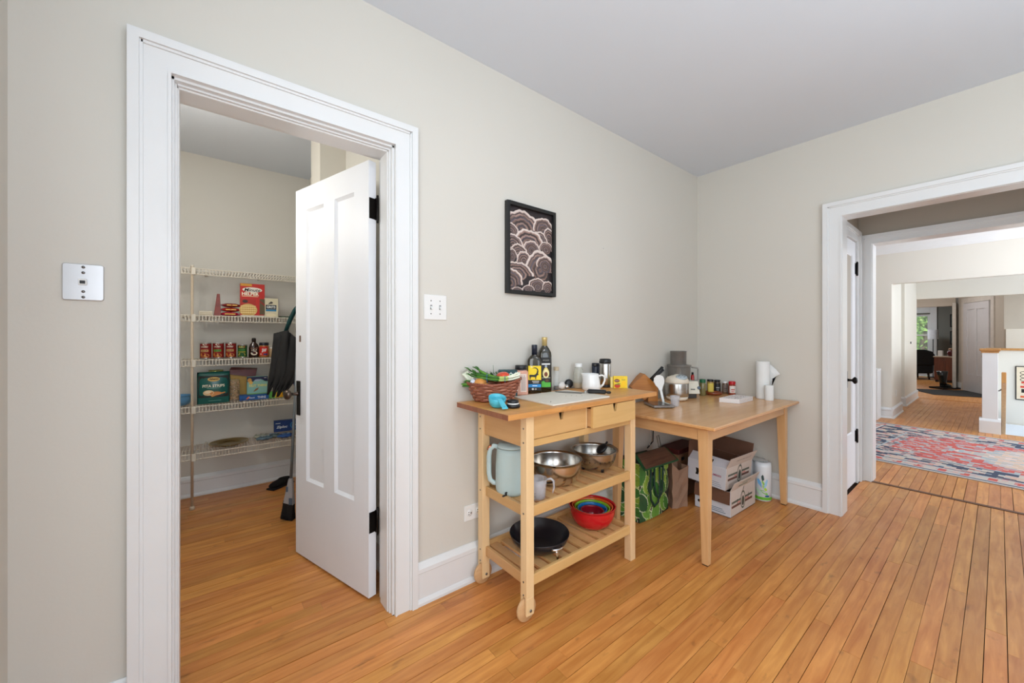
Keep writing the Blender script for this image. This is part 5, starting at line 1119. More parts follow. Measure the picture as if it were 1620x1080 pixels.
for i, (c_, lb_) in enumerate((((190, 24, 60), 'bright pink red noodle packet, lowest of its stack'), ((176, 34, 34), 'red noodle packet in the middle of the stack'), ((140, 40, 40), 'dark red noodle packet on top of the stack'))):
    t_ = thing('noodle_packet', lb_, 'packet', (-3.220 + .006 * i, 1.962, z2 + .0335 * i + .001), R(-4 + 3 * i), 'noodle packets on the second shelf')
    MB().ball((0, .045, .0165), .062, .045, .016, 20, 8, fn=lambda d: 1 + .05 * math.sin(14 * d[0] + i) + .03 * math.sin(9 * d[1])).build('wrapper', mat('wrapper_%d' % i, c_, .22, var=.2, scale=25, coat=.3), t_)
    MB().box((-.066, .01, .014), (-.052, .08, .018)).box((.052, .01, .014), (.066, .08, .018)).build('crimped_end', mat('wrapper_%d' % i, c_), t_)
    prints('print', cyl_map(.0165, -math.pi / 2, (0, 0)) if False else plane_map((0, .001, 0), (1, 0, 0), (0, 0, 1)), [('r', -.03, .012, .034, .020, (236, 190, 90))], t_)
q = MB()
for k in range(9): q.tube([(-.04 + .01 * k, .03, .004), (-.03 + .011 * k, .01 + .004 * (k % 3), .008), (-.02 + .009 * k, .05, .005)], [.003, .005, .001], 5, flat=.4)
tag(q.build('green_sprigs', mat('sprig_green', (34, 84, 50), .5, var=.2), loc=(-2.862, 1.95, z2 + .001)), 'dark green sprigs lying on the second shelf right of the grits', 'sprigs')
# cans
z3 = at(1.044)
CANM = mat('tin_can', (190, 188, 184), .3, .9)
def can(x, r_, h_, cbody, items, label, name='soup_can', lidtop=True):
    t_ = thing(name, label, 'can', (x, 1.968 + r_ - .01, z3), 0, 'cans on the third pantry shelf')
    MB().lathe([(.0001, 0), (r_ * .96, 0), (r_, .002), (r_, .005), (r_ * .985, .007), (r_ * .985, h_ - .007), (r_, h_ - .005), (r_, h_ - .001), (r_ * .95, h_ - .001), (r_ * .93, h_ - .005), (.0001, h_ - .005)], 32, cap=False).build('tin', CANM, t_)
    MB().lathe([(r_ * .992, .008), (r_ * .992, h_ - .008)], 32, cap=False).build('paper_label', CAR('can_%02x%02x%02x' % cbody, cbody), t_)
    prints('label_print', cyl_map(r_ * .993, -math.pi / 2 - .22), items, t_)
RD = (134, 24, 22)
def chunky(veg): 
    return [('e', 0, .104, .012, .006, (226, 220, 200)), ('r', -.026, .080, .026, .096, (110, 16, 18)), ('t', 'CHUNKY', 0, .088, .044, .011, (238, 228, 206), .03), ('r', -.024, .052, .024, .068, veg), ('e', -.010, .030, .018, .016, (196, 120, 50)), ('e', .012, .024, .016, .012, (206, 150, 80)), ('e', .002, .016, .020, .008, (160, 80, 36)), ('t', 'SOUP', 0, .060, .034, .009, (60, 40, 24), .02)]
can(-3.362, .0345, .118, RD, chunky((196, 156, 96)), 'red soup can, leftmost of the cans')
can(-3.288, .0345, .118, RD, chunky((96, 156, 60)), 'red soup can with a green band, second from the left')
can(-3.212, .0345, .118, RD, chunky((196, 156, 96)), 'red soup can, third from the left beside the green can')
can(-3.140, .031, .102, (34, 84, 36), [('e', 0, .084, .022, .012, (196, 50, 34)), ('t', 'Del Monte', 0, .084, .034, .008, (244, 220, 120), .02), ('r', -.022, .055, .022, .066, (60, 130, 50)), ('e', 0, .024, .024, .016, (206, 190, 90)), ('r', -.025, .044, .025, .048, (226, 200, 60))], 'green vegetable can between the red cans and the syrup bottle')
sy = thing('syrup_bottle', 'dark brown syrup bottle right of the green can', 'bottle', (-3.066, 1.995, z3), 0)
MB().lathe([(.0001, 0), (.031, 0), (.034, .004), (.034, .075), (.028, .098), (.014, .118), (.0125, .128)], 32, sy=.7).build('body', mat('syrup_brown', (44, 20, 14), .18, coat=.5), sy)
MB().lathe([(.014, .124), (.014, .146), (.011, .152), (.0001, .153)], 16).build('cap', mat('cap_brown', (24, 14, 12), .4), sy)
prints('label', lambda x, y, off: Vector((x, -.0245 - off - .0, y)) + Vector((0, (1 - math.cos(x * 24)) * .012, 0)), [('r', -.022, .068, .022, .076, (120, 90, 70)), ('t', "SYRUP", 0, .058, .036, .010, (226, 210, 180), .03), ('e', 0, .034, .022, .016, (226, 214, 190)), ('e', .002, .036, .012, .010, (84, 26, 20)), ('p', [(-.02, .045), (-.006, .052), (-.002, .042), (-.016, .034)], (44, 20, 14))], sy)
pjr = thing('peanut_butter_jar', 'peanut butter jar with a navy lid and red label', 'jar', (-2.998, 1.998, z3), 0)
MB().lathe([(.0001, 0), (.032, 0), (.0345, .004), (.0345, .082), (.031, .092), (.031, .096)], 32).build('body', mat('peanut_butter', (176, 116, 60), .25, coat=.5), pjr)
MB().lathe([(.0325, .094), (.033, .096), (.033, .114), (.031, .116), (.0001, .116)], 30).build('lid', mat('lid_navy', (26, 28, 40), .4), pjr)
prints('label', cyl_map(.0346, -math.pi / 2 - .22), [('r', -.034, .014, .034, .084, (206, 44, 34)), ('t', 'Jif', .004, .054, .036, .030, (240, 238, 232), .04), ('r', .0, .018, .030, .030, (36, 60, 120)), ('e', -.018, .026, .006, .006, (240, 220, 200))], pjr)
tj = thing('tan_jar', 'small clear jar of tan spread half hidden by the hanging black bags', 'jar', (-2.940, 2.0, z3))
MB().lathe([(.0001, 0), (.024, 0), (.026, .004), (.026, .060), (.020, .068)], 24).build('body', mat('jar_tan', (190, 160, 120), .3, coat=.4), tj); MB().lathe([(.021, .066), (.021, .078), (.0001, .079)], 18).build('lid', WHITE, tj)
tr = thing('red_cap_bottle', 'slim bottle with dark red cap at the right end of the third shelf', 'bottle', (-2.905, 2.02, z3))
MB().lathe([(.0001, 0), (.022, 0), (.024, .004), (.024, .13), (.012, .16), (.012, .17)], 22).build('body', mat('bottle_straw', (186, 176, 100), .2, trans=.3), tr); MB().lathe([(.015, .166), (.015, .186), (.0001, .187)], 16).build('cap', mat('cap_dark_red', (120, 30, 30), .4), tr)
# fourth shelf
z4 = at(.716)
pi = thing('pita_strips_bag', 'dark green bag of pita strips on the fourth shelf', 'bag', (-3.316, 1.935, z4), 0)
GP = mat('foil_green', (22, 92, 84), .28, var=.1, scale=12, coat=.3); KP = (38, 40, 38)
q = MB(); nx_, nz_ = 14, 12
for s_ in (-1, 1):
    vs = [(-.096 + .192 * i / nx_, s_ * .022 * (math.sin(math.pi * i / nx_) ** .6) * (math.sin(math.pi * min(1, j / nz_ * .93 + .07)) ** .5) * (1.0 if j < nz_ else 0) + .03, .232 * j / nz_) for j in range(nz_ + 1) for i in range(nx_ + 1)]
    q._add(vs, [(j * (nx_ + 1) + i, j * (nx_ + 1) + i + 1, (j + 1) * (nx_ + 1) + i + 1, (j + 1) * (nx_ + 1) + i) for j in range(nz_) for i in range(nx_)], True)
q.build('pouch', GP, pi)
def bulge(x, y, off):
    i = max(0, min(1, (x + .096) / .192)); j = max(0, min(1, y / .232)); d_ = .022 * (math.sin(math.pi * i) ** .6 if 0 < i < 1 else 0) * (math.sin(math.pi * min(1, j * .93 + .07)) ** .5)
    return Vector((x, .03 - d_ - .0015 - off, y))
prints('front_print', bulge, [('r', -.088, .045, .088, .203, KP), ('p', [(-.088, .203), (-.02, .203), (-.088, .12)], (52, 56, 52)), ('r', -.088, .004, .088, .046, (22, 92, 84)), ('e', 0, .178, .036, .016, (206, 170, 90)), ('t', 'Athenos', 0, .180, .058, .014, (40, 32, 20), .03, .3), ('t', 'PITA STRIPS', 0, .130, .130, .020, (236, 230, 206), .03), ('r', -.040, .112, .040, .115, (120, 190, 170)),
    ('e', -.030, .080, .032, .020, (232, 200, 150)), ('e', .012, .074, .036, .014, (214, 140, 80)), ('p', [(-.05, .062), (.06, .070), (.064, .078), (-.03, .074)], (206, 110, 60)), ('p', [(-.01, .050), (.07, .076), (.066, .082), (-.02, .062)], (226, 160, 90)), ('e', -.034, .086, .018, .010, (244, 226, 190)), ('r', -.03, .020, .044, .023, (120, 180, 170))], pi)
alm = thing('nut_jar', 'clear jar of nuts between the pita strips and cracker boxes', 'jar', (-3.192, 2.02, z4))
MB().lathe([(.0001, 0), (.035, 0), (.038, .005), (.038, .155), (.030, .165)], 28).build('glass', mat('jar_clear_nuts', (236, 226, 206), .06, trans=.5, coat=.4, alpha=.35), alm)
q = MB()
for k in range(90):
    r2 = random.Random(k); a = r2.uniform(-3.2, .2); rr = .028; q.ball((rr * math.cos(a), rr * math.sin(a), .008 + .0016 * k), .008, .006, .005, 7, 5)
q.build('nuts', mat('almond_brown', (196, 150, 92), .5, var=.2), alm, kind='stuff')
sn = thing('snack_sack', 'dark red and mustard folded sack leaning behind the nut jar', 'bag', (-3.125, 2.085, z4))
MB().hexa([(-.07, 0, 0), (.05, 0, 0), (.05, .05, 0), (-.07, .05, 0)], [(-.09, .0, .205), (.055, .0, .180), (.055, .04, .180), (-.09, .04, .205)]).build('sack_body', mat('mustard_sack', (190, 150, 60), .4, var=.1), sn, bev=.003)
MB().hexa([(-.10, -.012, .200), (.075, -.012, .165), (.085, .045, .19), (-.09, .045, .225)], [(-.09, -.006, .232), (.085, -.006, .228), (.095, .045, .235), (-.08, .045, .25)]).build('folded_top', mat('sack_dark_red', (96, 26, 18), .35, var=.15), sn)
gl = thing('green_lid_jar', 'round jar with gold green lid behind the pita strips', 'jar', (-3.30, 2.09, z4))
MB().lathe([(.0001, 0), (.045, 0), (.047, .005), (.047, .20), (.042, .21)], 26).build('glass', mat('jar_olive', (96, 100, 60), .2, coat=.4), gl); MB().lathe([(.044, .208), (.045, .21), (.045, .236), (.0001, .238)], 26).build('lid', mat('lid_gold_green', (150, 150, 90), .3, .6), gl)
carton_box('cracker_box', 'upright blue green nut cracker box on the fourth shelf', 'box', -3.041, 2.0, z4 + .040, .137, .05, .136, CAR('box_mint', (140, 188, 176)),
    [('r', -.068, .096, .068, .135, (28, 34, 74)), ('p', [(-.03, .096), (-.02, .108), (.02, .116), (.05, .10), (.068, .088), (.068, .096)], (140, 188, 176)), ('e', -.052, .110, .014, .016, (206, 150, 70)), ('e', -.044, .090, .013, .013, (226, 180, 90)), ('t', 'NUT THINS', .004, .066, .118, .020, (226, 220, 130), .04), ('p', [(-.028, .020), (-.014, .040), (.008, .050), (.002, .034), (-.02, .020)], (150, 104, 60)), ('r', .044, .122, .060, .126, (230, 230, 230)), ('e', .0, .108, .020, .008, (170, 180, 200)), ('r', -.068, 0, .068, .006, (130, 180, 80))])
carton_box('cracker_box', 'flat blue cracker box lying under the upright one', 'box', -3.066, 1.950, z4 + .001, .190, .09, .038, CAR('box_blue', (24, 84, 150)),
    [('p', [(-.055, .008), (-.04, .030), (-.028, .026), (-.04, .010)], (226, 110, 60)), ('t', 'Triscuit', -.018, .018, .04, .010, (230, 236, 240), .02), ('t', 'THINS', .048, .018, .056, .018, (232, 238, 244), .02), ('r', -.092, .004, -.065, .012, (16, 60, 120))])
gb = thing('green_yellow_pouch', 'small green and yellow pouch at the right end of the fourth shelf', 'pouch', (-2.925, 1.965, z4))
MB().hexa([(-.05, 0, 0), (.06, 0, 0), (.06, .05, 0), (-.05, .05, 0)], [(-.04, .01, .05), (.05, .01, .06), (.05, .04, .06), (-.04, .04, .05)]).build('pouch', mat('pouch_green', (96, 176, 70), .35), gb, bev=.003)
MB().hexa([(.0, -.002, .004), (.055, -.002, .004), (.055, .0, .004), (.0, .0, .004)], [(.008, .006, .045), (.05, .006, .05), (.05, .008, .05), (.008, .008, .045)]).build('print', mat('print_orange', (236, 170, 30), .4), gb)
# lowest shelf
z5 = at(.386)
pla = thing('gold_charger_plate', 'gold rimmed round charger plate on the lowest pantry shelf', 'plate', (-3.222, 2.005, z5))
MB().lathe([(.0001, .004), (.062, .004), (.072, .008), (.078, .016), (.118, .020), (.122, .022), (.123, .019), (.080, .011), (.070, .0), (.0001, .0)], 56, cap=False).build('plate', mat('aged_gold', (150, 128, 84), .22, .9, var=.06), pla)
q = MB()
for k in range(64):
    a = 2 * math.pi * k / 64; q.ball((.121 * math.cos(a), .121 * math.sin(a), .022), .0035, n=6, m=4)
q.build('beaded_rim', mat('aged_gold_bead', (170, 150, 110), .3, .8), pla, kind='stuff')
carton_box('freezer_bag_box', 'blue freezer bag carton leaning at the right end of the lowest shelf', 'box', -2.83, 2.03, z5 + .04, .19, .05, .088, CAR('ziploc_blue', (20, 56, 116)), [('t', 'Ziploc', -.040, .036, .080, .026, (230, 236, 240), .03, .2), ('e', .052, .045, .034, .030, (40, 130, 180)), ('e', .052, .045, .027, .023, (24, 70, 130)), ('r', .034, .042, .070, .048, (200, 216, 226)), ('r', -.085, .066, -.05, .072, (190, 200, 210))], R(-3))
for i, (x_, y_, c_, s_, lb_) in enumerate(((-2.992, 1.985, (92, 116, 128), 1.0, 'blue grey plastic packet at the front left of the packet heap'), (-2.852, 1.965, (46, 86, 150), .9, 'shiny deep blue packet in front of the freezer bag carton'), (-3.01, 2.06, (176, 176, 158), .9, 'pale cream green packet at the back left of the heap'), (-2.93, 2.02, (86, 100, 96), .9, 'grey green packet in the middle of the heap'))):
    t_ = thing('plastic_packet', lb_, 'packet', (x_, y_, z5 + .001), R(15 - 12 * i), 'plastic packets on the lowest shelf')
    MB().ball((0, 0, .018), .062 * s_, .042 * s_, .018, 18, 8, fn=lambda d: 1 + .09 * math.sin(12 * d[0] + i) + .08 * math.sin(15 * d[1] + 2 * i)).build('wrapper', mat('packet_%d' % i, c_, .15, var=.35, scale=40, coat=.5), t_)
    MB().prism([(-.03, -.018), (.026, -.02), (.03, .012), (-.026, .016)], lambda a, b, d: (a, b, d), .0345, .0352).build('printed_patch', mat('patch_%d' % i, (206, 210, 200) if i % 2 == 0 else (150, 180, 210), .3), t_)
# things on the left shelves seen as slivers
tag(MB().lathe(bowl_profile(.080, .07, .035), 32, cap=False).build('blue_bowl', mat('bowl_sky_blue', (96, 150, 190), .35), loc=(-3.515, 1.985, at(.716))), 'blue bowl at the left end of the fourth shelf behind the post', 'bowl')
tag(MB().box((-.18, -.14, 0), (.17, .12, .012), .002).box((-.17, -.13, .012), (.16, .12, .018), .001).build('wooden_tray', OAK, loc=(-3.668, 1.62, .105)), 'light wooden tray on a bin low at the left pantry wall', 'tray')
tag(MB().box((-.15, -.16, 0), (.13, .12, .10), .006).build('storage_bin', mat('bin_dark', (60, 54, 50), .6), loc=(-3.69, 1.62, .003)), 'dark storage bin under the wooden tray at the left pantry wall', 'bin')
# broom + dustpan and dark shoe
br = thing('upright_broom', 'angled grey broom with black bristles standing behind the pantry door', 'broom', (-2.935, 1.285, 0), R(-38))
MB().hexa([(-.040, -.020, .014), (.034, -.020, .0), (.034, .020, .0), (-.040, .020, .014)], [(-.024, -.016, .135), (.034, -.016, .115), (.034, .016, .115), (-.024, .016, .135)]).build('bristle_block', mat('bristle_black', (18, 18, 20), .8, var=.4, scale=120), br)
q = MB(); r2 = random.Random(9)
for k in range(220):
    t_ = k / 219; x_ = -.042 + .078 * t_; q.tube([(x_ * .8 + .004, r2.uniform(-.014, .014), .12), (x_ + r2.uniform(-.006, .006), r2.uniform(-.024, .024), r2.uniform(.0, .012) + .012 * (1 - t_))], [.001, .0008], 3)
q.build('bristles', mat('bristle_black', (18, 18, 20), .8), br, kind='stuff')
MB().hexa([(-.028, -.017, .115), (.037, -.017, .100), (.037, .017, .100), (-.028, .017, .115)], [(.006, -.012, .275), (.028, -.012, .275), (.028, .012, .275), (.006, .012, .275)]).build('head', mat('broom_grey', (168, 168, 170), .4), br, bev=.004)
MB().box((.012, -.0185, .105), (.034, -.0172, .15), .001).build('blue_insert', mat('broom_blue', (86, 104, 122), .4), br); MB().box((-.008, -.0165, .19), (.006, -.015, .225), .001).build('blue_insert', mat('broom_blue', (86, 104, 122), .4), br)
MB().tube([(.017, 0, .27), (.024, 0, .40), (.060, .01, 1.25)], .0085, 10).build('handle', mat('broom_pole', (110, 116, 120), .4, .4), br)
dp = thing('dustpan', 'light grey dustpan clipped beside the broom behind the door', 'dustpan', (-2.868, 1.30, 0), R(-38))
MB().box((-.012, -.01, .01), (.09, .035, .33), .004).build('pan', mat('dustpan_grey', (150, 152, 156), .45), dp)
sh = thing('dark_slipper', 'black slipper on the pantry floor by the back wall', 'slipper', (-2.885, 1.985, 0), R(35))
q = MB(); q.ball((0, 0, .034), .105, .042, .034, 22, 12, fn=lambda d: 1 - .25 * max(0, d[2]) * (d[0] < 0)); q.box((-.10, -.040, 0), (.10, .040, .012), .004); q.build('upper', mat('felt_black', (22, 20, 22), .9, var=.2), sh)
# hanging bags
hg = thing('hanging_black_bags', 'bunch of folded black fabric bags hanging behind the pantry door', 'bag', (-2.905, 1.52, 0), R(-38))
FB = mat('black_fabric', (34, 34, 34), .75, var=.15, scale=12, bump=.3, bscale=80)
def fold(x0, x1, ztop0, ztop1, zb, yy, tipx, name='bag_fold', m_=FB, th=.012):
    vs = []; nz = 9
    for j in range(nz + 1):
        t_ = j / nz; w_ = 1 - .80 * max(0, (t_ - .62) / .38) ** 1.1; 
        for k in range(5):
            s_ = k / 4; xx = x0 + (x1 - x0) * s_; xc = tipx
            xx = xx * w_ + xc * (1 - w_) + (tipx - (x0 + x1) / 2) * t_ * .6; zt = ztop0 + (ztop1 - ztop0) * s_
            vs.append((xx, yy + .010 * math.sin(s_ * 6 + j * .5), zt + (zb - zt) * t_))
    q = MB(); q._add(vs, [(j * 5 + k, j * 5 + k + 1, (j + 1) * 5 + k + 1, (j + 1) * 5 + k) for j in range(nz) for k in range(4)], True)
    o_ = q.build(name, m_, hg); s2 = o_.modifiers.new('s', 'SOLIDIFY'); s2.thickness = th; return o_
# local x = camera-right; span of the visible part about x -.10..+.10
fold(-.098, -.030, 1.235, 1.245, .800, 0, -.115); fold(-.050, .020, 1.245, 1.255, .785, -.012, -.070); fold(-.010, .070, 1.255, 1.20, .785, .004, -.040); fold(.02, .10, 1.215, 1.17, .80, .016, -.005)
fold(.030, .150, 1.10, 1.10, .84, .04, .06, 'blue_bag', mat('blue_fabric', (18, 44, 120), .6, var=.1)); fold(.050, .150, .98, .98, .775, .055, .09, 'bag_fold', FB)
MB().tube([(-.030, .03, 1.25), (.0, .03, 1.33), (.035, .03, 1.40), (.09, .03, 1.47), (.15, .03, 1.50)], [.012, .014, .014, .013, .012], 8, flat=1.4).build('teal_strap', mat('teal_fabric', (16, 66, 66), .6), hg)
fold(.045, .14, 1.38, 1.44, 1.20, .05, .07, 'brown_lining', mat('lining_brown', (96, 80, 68), .7, var=.3)); fold(.075, .15, 1.29, 1.30, .90, .022, .11, 'white_bag', mat('white_fabric', (214, 214, 212), .6))
q = MB(); q.tube([(.12, .03, 1.50), (.28, .03, 1.52), (.34, .05, 1.52)], .006, 8); q.build('hook_arm', BLKM, hg)

# ================================================================== HALL
# rug with a woven pattern
rg = thing('patterned_area_rug', 'red, navy and cream oriental style rug on the hall floor', 'rug', (0, 0, 0))
rg.location = (2.80, -2.02, 0); rg.rotation_euler = (0, 0, R(-5.5))
RW, RLn = 2.27, 3.30     # x size, y size
def cellnoise(i, j, s_=0): 
    h_ = math.sin(i * 127.1 + j * 311.7 + s_ * 74.7) * 43758.5453; return h_ - math.floor(h_)
def rugf(uu, vv):
    X_ = abs(uu - .5) * 2; Y_ = abs(vv - .5) * 2            # 0 centre, 1 edge
    dx = (1 - X_) * RW / 2; dy = (1 - Y_) * RLn / 2; e = min(dx, dy)
    gx = int(X_ * RW / 2 / .022); gy = int(Y_ * RLn / 2 / .034)
    nb = noise.noise(Vector((gx * .30, gy * .28, 1.3))); nc = noise.noise(Vector((gx * .62, gy * .55, 5.1))); r_ = cellnoise(gx, gy)
    NAVY = (64, 72, 92); RED = (198, 92, 84); CRM_ = (196, 184, 172); PNK = (206, 166, 156); BLU = (160, 172, 178); IV = (214, 210, 206)
    if e < .020: return IV
    if e < .055: return NAVY if vv < 2 else IV
    if e < .20:
        if e < .065 or e > .19: return IV
        s_ = (dx if dy > dx else dy); k = math.sin((Y_ * RLn if dx < dy else X_ * RW) * 22)
        return RED if (k + nc > .55 and .08 < e < .17) else (BLU if r_ > .86 else (PNK if r_ > .62 else CRM_))
    if e < .215: return NAVY
    if e < .47:
        if nb > .10: return NAVY
        if nc > .18: return RED if r_ > .6 else PNK
        return CRM_ if r_ > .35 else (BLU if r_ > .15 else (206, 176, 150))
    if e < .50: return BLU
    # medallion field
    m_ = math.hypot(X_ * .95, Y_ * 1.05) + nb * .18
    if m_ > .72: return NAVY if nc > .05 else (CRM_ if r_ > .5 else PNK)
    if m_ > .40: return RED if nc < .16 else (BLU if r_ > .4 else CRM_)
    if m_ > .33: return BLU
    return (206, 178, 156) if nc > .02 else (BLU if r_ > .5 else (222, 196, 184))
painted('pile', (-RW / 2, -RLn / 2, .0085), (1, 0, 0), (0, 1, 0), RW, RLn, 206, 194, rugf, attr_mat('rug_wool', .95), rg)
MB().box((-RW / 2, -RLn / 2, .001), (RW / 2, RLn / 2, .008)).build('backing', mat('rug_backing', (214, 208, 200), .9), rg)
# white shelf unit
wc = thing('white_shelf_unit', 'low white shelf unit against the hall wall seen through the doorway', 'shelf unit', (4.28, -.543, 0))
q = [((.002, .001, 0), (.279, .03, .709)), ((.002, .9, 0), (.279, .929, .709)), ((0, 0, .71), (.28, .93, .74)), ((0, .03, .40), (.28, .9, .425)), ((0, .03, .05), (.28, .9, .075)), ((.26, .031, .0), (.278, .899, .708))]
for i, (a, b) in enumerate(q): MB().box(a, b, .002).build(['end_panel', 'end_panel', 'top', 'shelf', 'shelf', 'back_panel'][i], TRIM, wc)
tag(MB().box((-.07, -.05, 0), (.07, .05, .11), .006).build('black_box', BLACK, loc=(4.40, -.44, .426)), 'small black box on the middle shelf of the white shelf unit', 'box')
# hall wall outlet
tag(MB().box((-.03, 0, -.05), (.03, -.006, .05), .002).build('outlet_plate', WHITE, loc=(5.0, -.65, .34)), 'white outlet plate low on the hall pier', 'outlet')
tag(MB().box((-.012, 0, -.02), (.012, -.012, .02), .003).build('wall_hook', BLKM, loc=(6.9, -.615, 1.10)), 'tiny dark wall hook on the white passage wall', 'hook')
# framed poster in the stairwell
po = thing('framed_poster', 'cream poster with red and black figures in a thin black frame', 'poster', (6.99, -1.805, .187))
MB().box((-.012, -.50, 0), (.006, 0, .548), .003).build('frame', mat('black_frame', (28, 28, 28), .35), po)
it = [('r', .012, .014, .488, .534, (226, 212, 186))]
for k in range(3): it.append(('e', .10, .44 - .055 * k + .0, .055, .030, (40, 36, 34))); it.append(('e', .10, .44 - .055 * k, .046, .022, (226, 212, 186)))
for k, (c_, z_) in enumerate((((206, 60, 44), .27), ((206, 60, 44), .20), ((30, 28, 28), .12), ((214, 90, 44), .04))): it.append(('r', .06 - .01 * (k % 2), z_, .40, z_ + (.03 if k != 2 else .06), c_))
it += [('r', .08, .245, .42, .252, (206, 60, 44))]
prints('poster_print', plane_map((-.0125, 0, 0), (0, -1, 0), (0, 0, 1)), it, po)
# foyer things
dm = thing('door_mat', 'black doormat lying in front of the entry door', 'doormat', (0, 0, 0))
MB().prism([(9.45, -.30), (8.55, -.80), (8.75, -1.50), (9.45, -1.42), (10.0, -1.15)], lambda a, b, d: (a, b, d), .0, .008).build('mat', mat('doormat_black', (34, 30, 28), .9, var=.15), dm)
bt = thing('boot_tray', 'low black boot tray by the living room opening', 'tray', (10.1, -.82, 0), R(-38))
MB().box((-.16, -.15, 0), (.30, .15, .02), .006).build('tray_base', BLACK, bt); MB().box((-.16, -.15, .02), (-.14, .15, .04)).box((.28, -.15, .02), (.30, .15, .04)).box((-.14, -.15, .02), (.28, -.13, .04)).box((-.14, .13, .02), (.28, .15, .04)).build('tray_rim', BLACK, bt)
rbt = thing('rain_boot', 'tall black rain boot standing on the boot tray', 'boot', (10.08, -.83, .021), R(-38))
MB().tube([(0, 0, .06), (-.005, 0, .16), (-.015, 0, .28), (-.02, 0, .39)], [.062, .068, .088, .105], 18, flat=.8).build('shaft', mat('rubber_black', (20, 24, 22), .25, coat=.3), rbt)
q = MB(); q.ball((.06, 0, .05), .13, .055, .05, 18, 10); q.box((-.07, -.05, 0), (.18, .05, .018), .005); q.build('foot', mat('rubber_black', (20, 24, 22), .25), rbt)
hw = thing('heart_ornament', 'small red heart ornament hanging on the foyer wall', 'ornament', (8.97, -1.68, 1.20))
hw.location = (8.86, -1.76, 1.20); hw.location = (8.78, -1.72, 1.365)
hp = [(0.0, 0)] + [(.05 * math.sin(t_) ** 3 * 1.1, .055 + (.045 * math.cos(t_) - .018 * math.cos(2 * t_) - .007 * math.cos(3 * t_))) for t_ in [math.pi * 2 * k / 24 for k in range(24)]][1:]
p_ = ang(L3 - .09, .012, 1.22); hw.location = p_; hw.rotation_euler = (0, 0, math.atan2(-dd.y, -dd.x))
MB().prism([(.05 * 1.1 * math.sin(t_) ** 3, .055 + (.045 * math.cos(t_) - .018 * math.cos(2 * t_) - .007 * math.cos(3 * t_))) for t_ in [math.pi * 2 * k / 24 for k in range(24)]], lambda a, b, d: (a, d, b), -.01, .01).build('heart', mat('ornament_red', (170, 44, 34), .5), hw)
MB().box((-.03, -.008, .10), (.03, .008, .16), .004).build('green_bow', mat('bow_green', (60, 76, 56), .6), hw)
# living room
ac = thing('dark_armchair', 'dark navy upholstered armchair seen from behind in the far living room', 'armchair', (12.86, .0, 0), R(-30))
NV = mat('navy_upholstery', (34, 40, 46), .8, var=.1)
ac.rotation_euler = (0, 0, R(-62))
MB().box((-.36, -.36, .17), (.36, .34, .42), .03).build('seat_base', NV, ac)
q = MB(); q.prism([(-.37, .40), (-.37, .70), (-.30, .80), (-.15, .85), (.15, .85), (.30, .80), (.37, .70), (.37, .40)], lambda a, b, d: (a, d - .15 * (b - .4), b), -.40, -.26); q.build('backrest', NV, ac, bev=.03)
for s_ in (-1, 1): MB().box((s_ * .30, -.34, .40), (s_ * .40, .32, .60), .03).build('armrest', NV, ac)
for x_ in (-.30, .30):
    for y_ in (-.30, .28): MB().tube([(x_, y_, 0), (x_ * .95, y_ * .95, .17)], [.015, .026], 10).build('leg', mat('leg_dark', (40, 28, 22), .5), ac)
cs = thing('wooden_cabinet', 'reddish brown wooden side cabinet in the far living room', 'cabinet', (12.0, -.97, 0))
WD = wood('cabinet_wood', (138, 78, 50), (96, 50, 32), .4, 2, 5)
MB().box((0, 0, .06), (.48, .42, .66), .004).build('carcass', WD, cs); MB().box((-.02, -.02, .66), (.5, .44, .69), .006).build('top', mat('cabinet_top', (196, 176, 156), .35), cs)
MB().box((.02, .02, 0), (.46, .40, .06)).build('plinth', mat('leg_dark', (40, 28, 22), .5), cs)
for a, b in ((.015, .205), (.215, .405)): MB().box((-.008, a, .08), (0, b, .64), .002).build('door', WD, cs)
lp = thing('white_shade_lamp', 'lamp with a white drum shade in front of the living room window', 'lamp', (13.62, -.415, 0))
MB().lathe([(.0001, 0), (.12, 0), (.12, .02), (.012, .03), (.010, 1.15)], 24).build('stand', mat('lamp_stand', (60, 60, 62), .4, .6), lp)
MB().lathe([(.112, 1.14), (.112, 1.42)], 32, cap=False).build('lamp_shade', mat('shade_white', (228, 228, 232), .8), lp)
for y_, z0_, z1_ in ((-.76, 1.50, 1.88), (-.76, .98, 1.38)):
    t_ = thing('wall_picture', ['upper dark framed picture on the living room wall', 'lower dark framed picture on the living room wall'][z0_ < 1.2], 'picture', (13.995, y_, z0_))
    MB().box((-.02, -.30, 0), (0, .03, z1_ - z0_), .003).build('frame', BLACK, t_); MB().box((-.022, -.27, .03), (-.0205, 0, z1_ - z0_ - .03)).build('art', mat('art_teal_grey', (96, 116, 112), .5, var=.4, scale=9), t_)
vb = thing('red_vase', 'dark red vase with a tan top on the wooden cabinet', 'vase', (12.2, -.86, .691))
MB().lathe([(.0001, 0), (.06, 0), (.085, .03), (.09, .10), (.07, .15), (.05, .16)], 24).build('body', mat('vase_maroon', (84, 20, 22), .3), vb); MB().lathe([(.052, .155), (.07, .17), (.06, .21), (.0001, .22)], 20).build('tan_top', mat('tan_clay', (160, 120, 90), .6), vb)
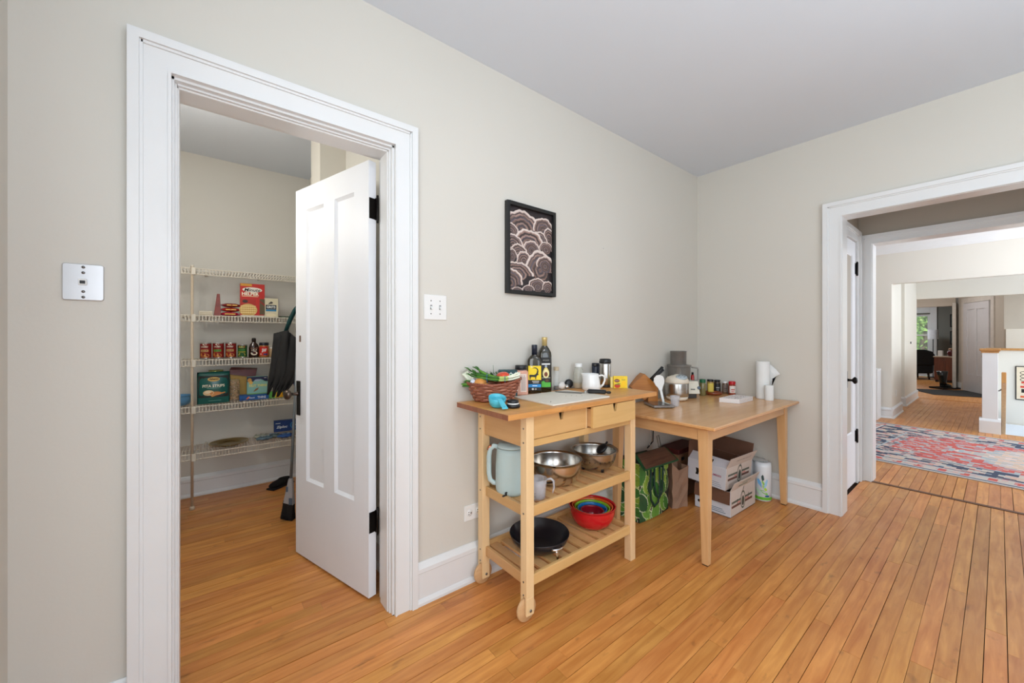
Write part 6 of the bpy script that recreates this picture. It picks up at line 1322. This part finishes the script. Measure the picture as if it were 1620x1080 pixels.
tag(MB().box((-.05, -.02, 0), (.05, .02, .15), .004).build('photo_frame', WHITE, loc=(12.12, -.66, .691), rot=(0, 0, R(60))), 'small white photo frame on the wooden cabinet beside the vase', 'frame')
# garden beyond the window
tr_ = thing('garden_tree', 'leafy green tree outside the living room window', 'tree', (19.5, .1, -.6))
MB().tube([(0, .3, -.4), (.1, .25, 1.0), (0, .1, 2.0), (.1, -.3, 3.4)], [.16, .13, .11, .06], 10).tube([(0, .2, 1.2), (0, -.5, 2.0), (.2, -1.0, 2.6)], [.07, .05, .03], 8).build('trunk', mat('bark', (110, 96, 78), .9, var=.2), tr_)
def crown(n_, cx_, cz_, sx_, sz_, seed, m_, nm):
    r2 = random.Random(seed); q = MB()
    for k in range(n_):
        c_ = Vector((r2.gauss(0, .5) + cx_, r2.gauss(0, sx_), r2.gauss(cz_, sz_))); d1 = Vector((r2.uniform(-1, 1), r2.uniform(-1, 1), r2.uniform(-1, 1))).normalized(); d2 = d1.orthogonal().normalized(); L_ = r2.uniform(.05, .11)
        q._add([c_ - d1 * L_, c_ + d2 * L_ * .6, c_ + d1 * L_, c_ - d2 * L_ * .6], [(0, 1, 2, 3)])
    q.build(nm, m_, tr_, kind='stuff')
crown(3800, .3, 2.8, 1.1, .8, 1, mat('leaf_green', (146, 178, 90), .6, var=.3, scale=6), 'foliage')
crown(900, .6, 1.2, 1.2, .5, 2, mat('leaf_light', (186, 206, 124), .6, var=.3, scale=6), 'lower_foliage')
struct('ground_lawn', bx((14.3, -8, -.75), (40, 12, -.70)), mat('lawn', (150, 180, 90), .9, var=.2, scale=3))
q = MB(); r2 = random.Random(5)
for k in range(26): q.ball((26 + r2.uniform(-.5, .5), -6 + k * .55, 1.2 + r2.uniform(-.3, .6)), 1.0, .9, 1.7 + r2.uniform(-.3, .4), 10, 7, fn=lambda d: 1 + .12 * math.sin(9 * d[0] + k) + .1 * math.sin(11 * d[2]))
hd = tag(q.build('garden_hedge', mat('hedge_green', (150, 176, 100), .8, var=.35, scale=5, bump=1.0, bscale=8)), 'tall pale green hedge far outside the living room window', 'hedge'); hd['kind'] = 'stuff'
